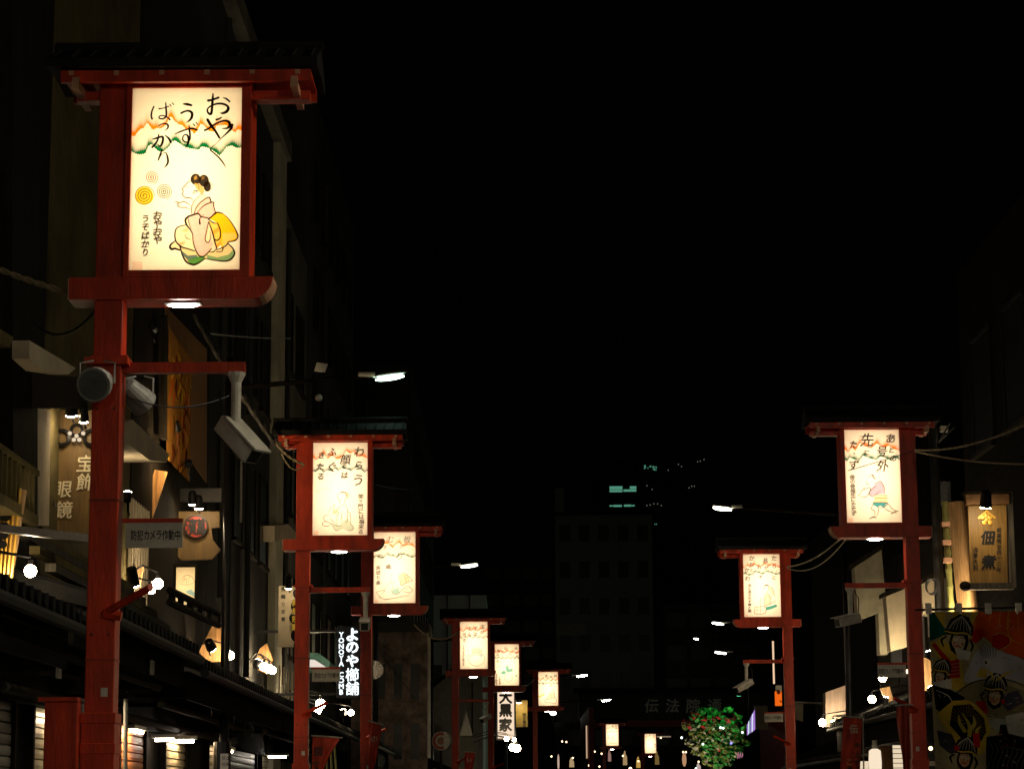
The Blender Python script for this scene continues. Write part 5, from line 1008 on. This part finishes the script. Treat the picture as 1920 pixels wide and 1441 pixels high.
t = thing('paper_lantern', V(1622, 1441, 37), 'smaller square lit lantern beside the white paper lantern', 'lantern'); vrect('shade', 1615, 1629, 1426, 1460, 37, .12, em('lit_paper_lantern2', (1, .8, .55), .8), t)
bulb(1745, 1402, 31, .025, 'bulb low between the running man post and samurai banner', BULBS)
t = thing('lit_shelf', V(1740, 1440, 30), 'pale shelf edge low beside the samurai banner', 'shelf'); vrect('board', 1737, 1764, 1426, 1434, 30, .3, WHT, t)
mb = MB(); vbox(mb, 1449, 1452, 1201, 1281, 44, .04); t = thing('tube_lamp', V(1450, 1281, 44), 'thin upright glowing tube beside the basket lantern post', 'tube lamp'); mb.build('tube', em('dim_upright_tube', (1, .68, .42), .9), t)
t = thing('orange_lit_sign', V(1460, 1322, 45), 'orange lit sign with dark marks above the plate of the basket lantern post', 'sign'); vrect('face', 1454, 1466, 1295, 1322, 45, .1, em('orange_sign_face', (1, .16, .01), .85), t); vrect('top_box', 1455, 1466, 1284, 1295, 45, .1, GREY, t)
mb = MB(); c = V(1460, 1297, 44.98); mb.ball(c, .04, 6); mb.tube([V(1462, 1312, 44.98), V(1466, 1316, 44.98)], .012, 5); mb.build('dark_print', REDD, t)
# coloured lit board further on
t = thing('coloured_lit_board', V(1410, 1380, 60), 'slanted board of violet and white lit stripes left of the basket lantern post', 'lit board')
CW = [em('violet_stripe', (.55, .3, .95), .75), em('white_stripe', (.8, .9, 1), 1.0), em('teal_stripe', (.2, .5, .6), .4)]
for k in range(7): vpoly('lit_stripe', [(1401 + k * 2.3, 1358 - k * 4.7), (1402.6 + k * 2.3, 1355 - k * 4.7), (1402.6 + k * 2.2, 1375 - k * 1.5), (1401 + k * 2.2, 1378 - k * 1.5)], 60 - k * .05, .05, CW[k % 3] if k % 3 != 2 else CW[0 if k == 5 else 2], t)
for k in range(3): vpoly('lit_stripe', [(1383 + k * 4, 1412 + k), (1385 + k * 4, 1408 + k), (1385 + k * 4, 1418 - k), (1383 + k * 4, 1422 - k)], 60.5, .05, em('pink_stripe', (.9, .35, .5), .5), t)
vrect('case', 1417, 1440, 1322, 1366, 59.5, .4, CRD, t)

# samurai banner (generic warriors in festival style)
c = Canvas(300, 460, [(200, 160), (1100, 100), (290, 1560), (1190, 1500)], (.80, .75, .56))
Y, OR, KK, WH, GN, RD = (.95, .82, .28), (.98, .40, .10), (.08, .08, .08), (1, .98, .93), (.08, .42, .36), (.85, .16, .13)
for a, b_, x, y in ((200, 340, 330, 300), (390, 520, 420, 260), (560, 640, 520, 250)): c.poly([(a, 120), (b_, 120), (x, y + 100)], Y)
c.poly([(180, 150), (245, 160), (370, 330), (220, 400), (190, 400)], GN)
c.poly([(640, 90), (1200, 60), (1200, 560), (980, 540), (800, 430), (560, 260)], OR); 
for k in range(6): c.stroke([(660 + k * 70, 120), (630 + k * 80, 200 + k * 20)], [4, 9, 3], Y)
c.stroke([(865, 110), (860, 260), (900, 350), (990, 385)], 6, Y); c.poly([(740, 320), (800, 300), (880, 330), (880, 390), (800, 440), (740, 410)], RD); c.stroke([(740, 320), (800, 300), (880, 330), (880, 390), (800, 440)], 6, Y)
c.poly([(220, 420), (330, 370), (430, 500), (480, 560), (520, 790), (420, 790), (330, 600)], Y); c.poly([(230, 430), (260, 410), (400, 560), (370, 590)], RD); c.poly([(360, 570), (460, 530), (470, 690), (390, 700)], RD)
for k in range(4): c.stroke([(360, 590 + k * 28), (465, 570 + k * 28)], 4, WH)
# horse
c.poly([(520, 640), (590, 480), (680, 400), (800, 450), (960, 490), (1200, 620), (1200, 760), (1000, 700), (860, 690), (700, 680), (560, 740), (500, 710)], (.86, .85, .88)); c.stroke([(960, 490), (1060, 540), (1190, 650)], 10, (.35, .36, .38))
for k in range(7): c.stroke([(620 + k * 25, 410), (640 + k * 22, 450), (660 + k * 18, 500)], 6, (.3, .3, .33))
c.poly([(670, 520), (710, 510), (735, 545), (700, 580), (665, 560)], WH); c.poly([(680, 540), (700, 535), (703, 560), (682, 562)], KK); c.poly([(640, 600), (700, 600), (700, 680), (600, 670)], Y)
# helmeted heads
def head(cx, cy, s, tilt, face, beard, crest=None):
    R_ = lambda x, y: (cx + (x * math.cos(tilt) - y * math.sin(tilt)) * s, cy + (x * math.sin(tilt) + y * math.cos(tilt)) * s)
    P_ = lambda l: [R_(*p) for p in l]
    c.poly(P_([(-55, -10), (-60, 60), (-40, 110), (10, 140), (60, 110), (75, 30), (60, -20)]), KK)
    c.poly(P_([(-38, 5), (-42, 55), (-25, 100), (10, 118), (45, 85), (50, 20), (30, -5)]), face)
    c.poly(P_([(-100, -20), (-80, -100), (-20, -150), (50, -140), (90, -80), (95, -10), (40, -25), (-30, -10), (-80, 10)]), KK)
    for k in range(9): a = -math.pi + .25 + k * .33; c.stroke(P_([(0, -140), (55 * math.cos(a), -85 + 20 * math.sin(a)), (92 * math.cos(a) * .95, -25 + 10 * math.sin(a))]), 4, WH)
    c.stroke(P_([(-100, -15), (-30, -12), (40, -27), (98, -8)]), 12, Y); c.stroke(P_([(-85, 20), (-110, 50), (-90, 90)]), 22, KK); c.stroke(P_([(80, 10), (105, 50), (95, 100)]), 22, KK)
    c.poly(P_([(-30, 25), (-8, 18), (-6, 36), (-26, 40)]), WH); c.poly(P_([(12, 18), (38, 22), (34, 38), (14, 36)]), WH); c.stroke(P_([(-20, 24), (-18, 34)]), 7 * s, KK); c.stroke(P_([(24, 22), (25, 34)]), 7 * s, KK)
    c.poly(P_([(-36, 45), (-14, 44), (-16, 66), (-32, 62)]), (.95, .45, .2), .7); c.poly(P_([(24, 44), (44, 42), (38, 62), (26, 66)]), (.95, .45, .2), .7); c.stroke(P_([(-36, 14), (-10, 6)]), 8 * s, KK); c.stroke(P_([(10, 6), (42, 12)]), 8 * s, KK); c.stroke(P_([(0, 30), (-6, 58), (8, 62)]), 4, KK); c.stroke(P_([(-22, 78), (5, 72), (28, 78)]), 10 * s, RD)
    if beard: c.stroke(P_([(-30, 85), (-10, 108), (20, 112), (45, 85)]), 16 * s, KK)
    if crest: c.stroke(P_(crest[0]), [10, 22, 6], Y); c.stroke(P_(crest[1]), [10, 22, 6], Y)
c.poly([(560, 290), (640, 270), (690, 320), (600, 400), (560, 380)], RD)
head(455, 345, 1.2, .14, (.95, .86, .72), True); c.poly([(420, 450), (560, 470), (540, 540), (450, 540)], WH)
head(315, 655, .8, .25, (.95, .84, .7), False); c.poly([(250, 740), (400, 700), (410, 780), (250, 790)], WH)
c.poly([(280, 1000), (420, 820), (560, 720), (760, 690), (1000, 760), (1200, 960), (1200, 1100), (820, 1000), (500, 1000)], (.62, .58, .42)); c.stroke([(400, 860), (560, 730), (740, 685), (920, 690), (1100, 780)], 10, KK)
c.poly([(250, 760), (400, 790), (520, 850), (400, 1000), (280, 960)], KK); c.stroke([(280, 800), (380, 840), (420, 900)], 6, WH)
head(770, 785, 1.05, .12, (.95, .8, .62), True, ([(0, -90), (60, -150), (120, -190)], [(-20, -90), (-50, -140), (-100, -150)]))
c.poly([(850, 800), (960, 760), (1010, 860), (880, 940), (810, 860)], (.35, .33, .4)); c.poly([(820, 850), (850, 840), (860, 870), (830, 885)], RD); c.poly([(600, 880), (680, 860), (720, 960), (680, 990)], RD)
c.poly([(860, 980), (1000, 940), (1200, 1060), (1200, 1400), (900, 1150)], WH); c.poly([(720, 1020), (860, 1000), (900, 1120), (780, 1100)], (.75, .78, .72)); c.poly([(820, 1050), (870, 1050), (890, 1130), (810, 1130)], KK)
c.poly([(290, 1000), (420, 880), (560, 870), (700, 980), (740, 1100), (680, 1300), (560, 1300), (400, 1190), (350, 1080)], Y); c.poly([(420, 920), (560, 900), (680, 1010), (700, 1120), (640, 1230), (500, 1190), (400, 1080)], KK)
for k in range(22): a = -2.9 + k * .17; c.stroke([(550 + 70 * math.cos(a), 1070 + 70 * math.sin(a)), (550 + 160 * math.cos(a), 1060 + 160 * math.sin(a))], [2, 6, 2], (.8, .68, .3))
for p in ([(560, 1190), (560, 1080), (500, 980)], [(560, 1120), (600, 1060), (590, 1000)], [(640, 1230), (620, 1120), (650, 1080)], [(520, 1120), (480, 1060), (470, 1000)]): c.stroke(p, [34, 28, 8], (.85, .78, .28))
head(530, 1310, 1.0, .15, (.95, .78, .6), True); c.poly([(290, 1130), (420, 1150), (480, 1280), (420, 1320), (320, 1250)], (.3, .28, .33)); c.poly([(440, 1250), (475, 1240), (485, 1275), (450, 1290)], RD); c.poly([(590, 1140), (640, 1130), (650, 1250), (600, 1250)], RD)
c.poly([(700, 1160), (900, 1120), (1200, 1180), (1200, 1560), (700, 1560)], KK)
for k in range(9): c.stroke([(720 + k * 40, 1180 + 10 * k), (760 + k * 42, 1260), (730 + k * 40, 1360), (700 + k * 44, 1460)], 4, (.6, .6, .55))
for k in range(420):
    x, y = random.uniform(230, 1180), random.uniform(170, 1480); a = math.sin(x * .008) * 1.5 + math.cos(y * .007) * 1.2; L_ = random.uniform(14, 40)
    c.stroke([(x, y), (x + L_ * .5 * math.cos(a) + random.uniform(-4, 4), y + L_ * .5 * math.sin(a)), (x + L_ * math.cos(a + .4), y + L_ * math.sin(a + .4))], [2, random.uniform(3, 6), 1], random.choice([KK, KK, (.35, .3, .2), Y, WH, RD]), .75)
t = thing('warrior_banner', V(1840, 1441, 27.4), 'big colourful festival banner painted with helmeted warriors and a grey horse', 'banner')
x0, x1, z0, z1 = bx(1748, 1950, 1146, 1466, 27.4)
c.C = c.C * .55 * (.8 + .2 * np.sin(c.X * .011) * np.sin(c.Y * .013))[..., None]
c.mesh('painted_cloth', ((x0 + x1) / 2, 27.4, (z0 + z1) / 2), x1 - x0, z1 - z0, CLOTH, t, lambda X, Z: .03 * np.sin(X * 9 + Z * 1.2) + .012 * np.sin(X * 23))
MB().tube([V(1716, 1143, 27.42), V(1960, 1136, 27.42)], .014, 8).build('hanging_rod', BLK, t)
for k, x in enumerate((1741, 1798, 1853, 1910)): vrect('hanging_tab', x - 5, x + 6, 1130, 1150, 27.37, .04, WHT, t)
tag(MB().box(V(1742, 1200, 28.4).x, V(1748, 1200, 28.4).x, 28.4, 28.45, V(1745, 1193, 28.4).z, V(1745, 1150, 28.4).z).build('white_tassel', WHT), 'white strip hanging beside the warrior banner rod', 'strip')

# ------------------------------------------------------------------ far end
t = thing('street_gate', V(1260, 1500, 146), 'dark gate across the street end with four big pale characters', 'gate')
vrect('name_board', 1085, 1442, 1296, 1347, 146, .5, mat('dark_gate_board', (.05, .05, .05), .7, var=.3, scale=.8), t); vrect('roof', 1075, 1450, 1288, 1297, 145.4, 1.6, TILE, t); vrect('red_beam', 1080, 1280, 1350, 1362, 146, .5, REDD, t)
mb = MB(); q = 146 / F
for ch, x in (('伝', 1222, ), ('法', 1261), ('院', 1300), ('通', 1340)): cc = V(x, 1322, 145.95); text_mesh(mb, ch, lambda u, v, k: (cc.x + u, 145.97 - k * .004, cc.z + v), 27 * q, .025, shear=.1)
mb.build('lettering', mat('pale_gate_characters', (.85, .83, .76), .6), t)
for x0_, x1_ in ((1088, 1096), (1425, 1433)): boxp('gate_post', V(x0_, 1400, 146).x, V(x1_, 1400, 146).x, 146, 128.4, 0, V(1200, 1347, 146).z, REDD, t)
fe = thing('shop_row', V(1200, 1441, 135), 'dark glass shop fronts beyond the gate at the street end', 'shop')
vrect('wall', 1040, 1500, 1352, 1530, 152, 6, CONCD, fe); fwindows(fe, 152, V(1060, 1400, 152).x, V(1360, 1400, 152).x, V(1200, 1400, 152).z, V(1200, 1362, 152).z, 6, 1, fr=.8, hf=.8)
mb = MB(); vbox(mb, 1226, 1258, 1379, 1381, 151, .3); mb.build('lit_sill', em('dim_lit_sill', (1, .75, .5), .25), fe)
# goods and lamps in the far shops
items = [(1100, 1390, 3, 60, 'pillar', (1, .66, .42), .55, 'upright warm lit post'), (1047, 1428, 4, 30, 'paper', (1, .7, .55), .5, 'warm glowing narrow lamp'), (1143, 1415, 6, 22, 'p', (.9, .5, .4), .3, 'reddish lit figure board'), (1172, 1420, 8, 26, 'p', (1, .65, .3), .35, 'amber lit display'), (1197, 1428, 8, 20, 'p', (1, .6, .15), .45, 'yellow lit display'), (1232, 1420, 8, 24, 'p', (.8, .5, .15), .2, 'dull yellow poster'), (1283, 1423, 8, 26, 'oval', (1, .55, .28), .45, 'orange oval lit sign'), (1310, 1436, 8, 14, 'p', (1, .8, .7), .45, 'pale lit figure board'), (1072, 1428, 9, 18, 'p', (1, .7, .35), .4, 'amber glowing shape')]
for i, (x, y, w_, h_, k, col, st, lab) in enumerate(items):
    t = thing('display_sign', V(x, y + h_ / 2, 130), lab + ' in the shops below the gate' if i != 1 else lab + ' low beside the yellow broom lantern post', 'sign', 'small lit displays at the street end')
    mb = MB(); a = V(x, y, 130); rx, rz = w_ / 2 * 130 / F, h_ / 2 * 130 / F
    if k == 'pillar': mb.box(a.x - rx * .8, a.x + rx * .8, 130, 130.1, a.z - rz, a.z + rz)
    elif k == 'p': mb.prism([(a.x - rx, 130, a.z - rz), (a.x + rx, 130, a.z - rz), (a.x + rx * .9, 130, a.z + rz * .2), (a.x + rx * .3, 130, a.z + rz * .5), (a.x + rx * .2, 130, a.z + rz), (a.x - rx * .3, 130, a.z + rz), (a.x - rx * .9, 130, a.z + rz * .3)], (0, .1, 0))
    else: mb.ball(a, rz, 8, (rx / rz, .2, 1))
    mb.build('lit_face', em('display_%d' % i, col, st), t); MB().tube([(a.x, 130.06, 0), (a.x, 130.06, a.z - rz)], .02, 6).build('stand', BLK, t)
for i, (x, y) in enumerate(((1106, 1434), (1115, 1408), (1128, 1412), (1168, 1416), (1197, 1426), (1182, 1440), (1281, 1409), (1286, 1409), (1034, 1417), (1074, 1420), (1310, 1427), (1239, 1382), (1124, 1436), (1054, 1389), (1062, 1390))):
    a = V(x, y, 129.5); names = ['brightest small bulb near the warm lit post', 'bulb above the reddish lit board, first', 'bulb above the reddish lit board, second', 'bulb over the amber display', 'bulb over the yellow display', 'bulb low between amber and yellow displays', 'first of twin bulbs over the orange oval sign', 'second of twin bulbs over the orange oval sign', 'small bulb by the yellow broom lantern post', 'bulb over the amber glowing shape', 'bulb over the pale figure board', 'faint bulb on the lit sill', 'bulb low by the tent lantern post', 'faint warm bulb near the gate foot, first', 'faint warm bulb near the gate foot, second']
    t = thing('bulb_lamp', a, names[i], 'bulb lamp', 'tiny bulbs at the street end'); MB().ball(a, .09 if i in (0, 5) else .05, 6).build('bulb', BULBS, t, smooth=True); MB().tube([a, a + Vector((0, .4, .12))], .02, 5).build('bracket', BLK, t)
# towers beyond
def tower(label, px0, px1, pyt, d, m, nx, nz, lo=1380, name='office_building', fr=.8, hf=.45):
    x0, x1, _, z1 = bx(px0, px1, pyt, pyt + 10, d); t = thing(name, ((x0 + x1) / 2, d, 0), label, 'building'); boxp('wall', x0, x1, d, d + 15, 0, z1, m, t)
    if nx: fwindows(t, d, x0, x1, V(1000, lo, d).z, z1, nx, nz, fr=fr, hf=hf, frame=m)
    return t
CONCF = mat('far_facade', (.36, .355, .31), .9, var=.15, scale=.3)
ta = tower('far dark office building behind the gate with rows of blank windows', 1040, 1222, 965, 170, CONCF, 5, 6, name='office_building', fr=.55)
vrect('stair_tower', 1040, 1058, 915, 960, 169.9, 8, CONCF, ta)
tb = tower('farthest building with teal lit strip windows', 1120, 1345, 862, 200, CONCD, 0, 0)
TEAL = em('teal_lit_window', (.18, .62, .42), .42)
for a, b_, y0, y1 in ((1143, 1167, 911, 917), (1181, 1193, 911, 916), (1143, 1167, 918, 922), (1169, 1193, 917, 921), (1143, 1149, 946.5, 949), (1150, 1166, 946, 949.5), (1170, 1184, 945.5, 949), (1185, 1190, 946, 948.5)): vrect('lit_window', a, b_, y0, y1, 199.95, .06, TEAL, tb)
ws = MB(); pts = [(1207 + random.uniform(0, 25), 872 + random.uniform(0, 9)) for _ in range(22)] + [(x, y) for x, y in ((1253, 881), (1272, 870), (1278, 874), (1308, 865), (1313, 864), (1320, 861), (1213, 910), (1223, 917), (1213, 947), (1219, 946), (1226, 944), (1233, 944), (1240, 947), (1292, 914), (1297, 911), (1302, 911), (1228, 982), (1231, 982), (1055, 1005), (1137, 1003))]
for i, (x, y) in enumerate(pts): vrect('lit_window', x - .8, x + .8, y - .8, y + .8, 199.9, .04, TEAL if i < 22 or i in (38, 39) else em('pale_far_window', (.7, .7, .6), .22), tb)
tc = tower('dim long building between the far street lamps', 1245, 1600, 1130, 160, CONCD, 8, 4, name='apartment_building')
td = tower('dark block behind the egg and turnip lanterns', 905, 1085, 1050, 175, CONCD, 5, 5, name='apartment_building', lo=1300)
vrect('pale_wall_panel', 1043, 1099, 1168, 1190, 169.85, .1, mat('pale_wall_panel', (.5, .48, .4), .8), ta)
for i, (x, y) in enumerate(((2.5, 152), (9, 153))):  # hidden lamps added behind the gate to brighten the far towers
    t = thing('street_lamp', (x, y, 0), 'added unseen street lamp just behind the dark gate board' + (', further along' if i else ''), 'street lamp', 'street lamps over the road')
    MB().tube([(x, y, 0), (x, y, 7.6)], .06, 8).build('pole', BLK, t); MB().ball((x, y, 7.75), .2, 8, (1, 1, .6)).build('lamp_glass', em('added_tower_fill_lamp', (1, .95, .8), 20), t)
# flowering tree lit green
t = thing('flowering_tree', V(1340, 1500, 95), 'bushy tree with red and white blossom lit green at the street end', 'tree')
base = V(1345, 1441, 95); MB().tube([(base.x, 95, 0), (base.x + .05, 95, 2), (base.x - .1, 95, 3), (base.x - .5, 95, 4.6)], [.16, .13, .1, .05], 8).build('trunk', WOODD, t)
mb = MB()
for a in ((-1.2, .3, 5.0), (.9, -.2, 5.0), (.3, .4, 5.3), (-.8, -.4, 4.0), (1.3, .2, 4.2)): mb.tube([(base.x, 95, 2.6), (base.x + a[0] * .5, 95 + a[1], (2.6 + a[2]) / 2 + .3), (base.x + a[0], 95 + a[1], a[2])], [.07, .05, .02], 6)
mb.build('branches', WOODD, t)
def leaves(name, n, box_, m, size):
    mb = MB(); k = 0
    while k < n:
        x = random.uniform(1276, 1412); y = random.uniform(1326, 1450)
        cx = 1342 + (y - 1380) * .15; ww = 66 - max(0, (y - 1370)) * .42; ww *= .93; e = ((x - cx) / ww) ** 2 + ((y - 1385) / 64) ** 2
        e += .45 * math.sin(x * .16) * math.sin(y * .19 + 1) + .22 * math.sin(x * .41 + y * .1) * math.sin(y * .37)
        if e > .92 or math.sin(x * .27 + 2) * math.sin(y * .31 + x * .05) > .62 or not box_(x, y): continue
        dd = 95 + random.uniform(-1, 1) * 1.0; p = V(x, y, dd); a = random.uniform(0, 6.28); b_ = random.uniform(-.9, .9)
        u = Vector((math.cos(a), math.sin(a) * .4, math.sin(b_))) * size * random.uniform(.6, 1.3); v = Vector((-math.sin(a) * .5, .7, math.cos(b_))).cross(u).normalized() * u.length * .6
        mb.add([p - u, p - v, p + u, p + v], [(0, 1, 2, 3)]); k += 1
    return mb.build(name, m, t)
LF = mat('green_leaf', (.05, .30, .06), .5, var=.4, scale=3); LF2 = mat('olive_leaf', (.20, .22, .06), .6, var=.4, scale=3)
leaves('leaves', 1300, lambda x, y: x > 1300 + 40 * random.random() or y < 1350, LF, .10); leaves('olive_leaves', 900, lambda x, y: y > 1355, LF2, .10)
leaves('white_blossom', 380, lambda x, y: x < 1380 and (math.sin(x * .3) + math.sin(y * .25)) > -.3 and y > 1350, mat('pale_blossom', (.55, .50, .42), .7), .09)
leaves('red_blossom', 170, lambda x, y: (y < 1366 + (x - 1300) * .18 and y > 1335 and x < 1385) or (x > 1345 and y < 1415 and math.sin(x * .8 + y * .2) > .8), mat('red_blossom', (.6, .03, .04), .6), .13)
def plight(name, loc, P, col, par, r=.1):
    l = bpy.data.lights.new(name, 'POINT'); l.energy = P; l.color = col; l.shadow_soft_size = r; o = bpy.data.objects.new(name, l); COL.objects.link(o); o.parent = par; o.location = Vector(loc) - par.location
a = V(1400, 1320, 93.2)
for nm, p, P, col, lab in (('floodlight', V(1385, 1310, 93.0), 40, (.12, 1, .35), 'green floodlight hanging over the flowering tree'),):
    tt = thing(nm, p, lab, 'floodlight'); mb = MB(); mb.tube([p + Vector((0, .0, .12)), p + Vector((0, 0, .28))], [.12, .04], 10); mb.build('hood', BLK, tt); plight('lamp', p, P * 2.6, col, tt)
for i, (x, y, cl) in enumerate(((1351, 1363, 0), (1356, 1364, 0), (1318, 1394, 0), (1371, 1392, 1), (1278, 1382, 0), (1392, 1372, 0), (1305, 1440, 0))):
    MB().ball(V(x, y, 93.8), .045, 6).build('fairy_light', em('fairy_white', (.8, 1, .95), 3) if not cl else em('fairy_blue', (.2, .2, 1), 3), t)
p = V(1320, 1400, 92.5); tt = thing('floodlight', p + Vector((0, 0, -1.2)), 'white floodlight low in front of the flowering tree', 'floodlight'); mb = MB(); mb.tube([tt.location, tt.location + Vector((0, .1, .15))], [.04, .1], 10); mb.build('hood', BLK, tt); plight('lamp', tt.location + Vector((0, .1, .25)), 110, (1, .88, .55), tt)
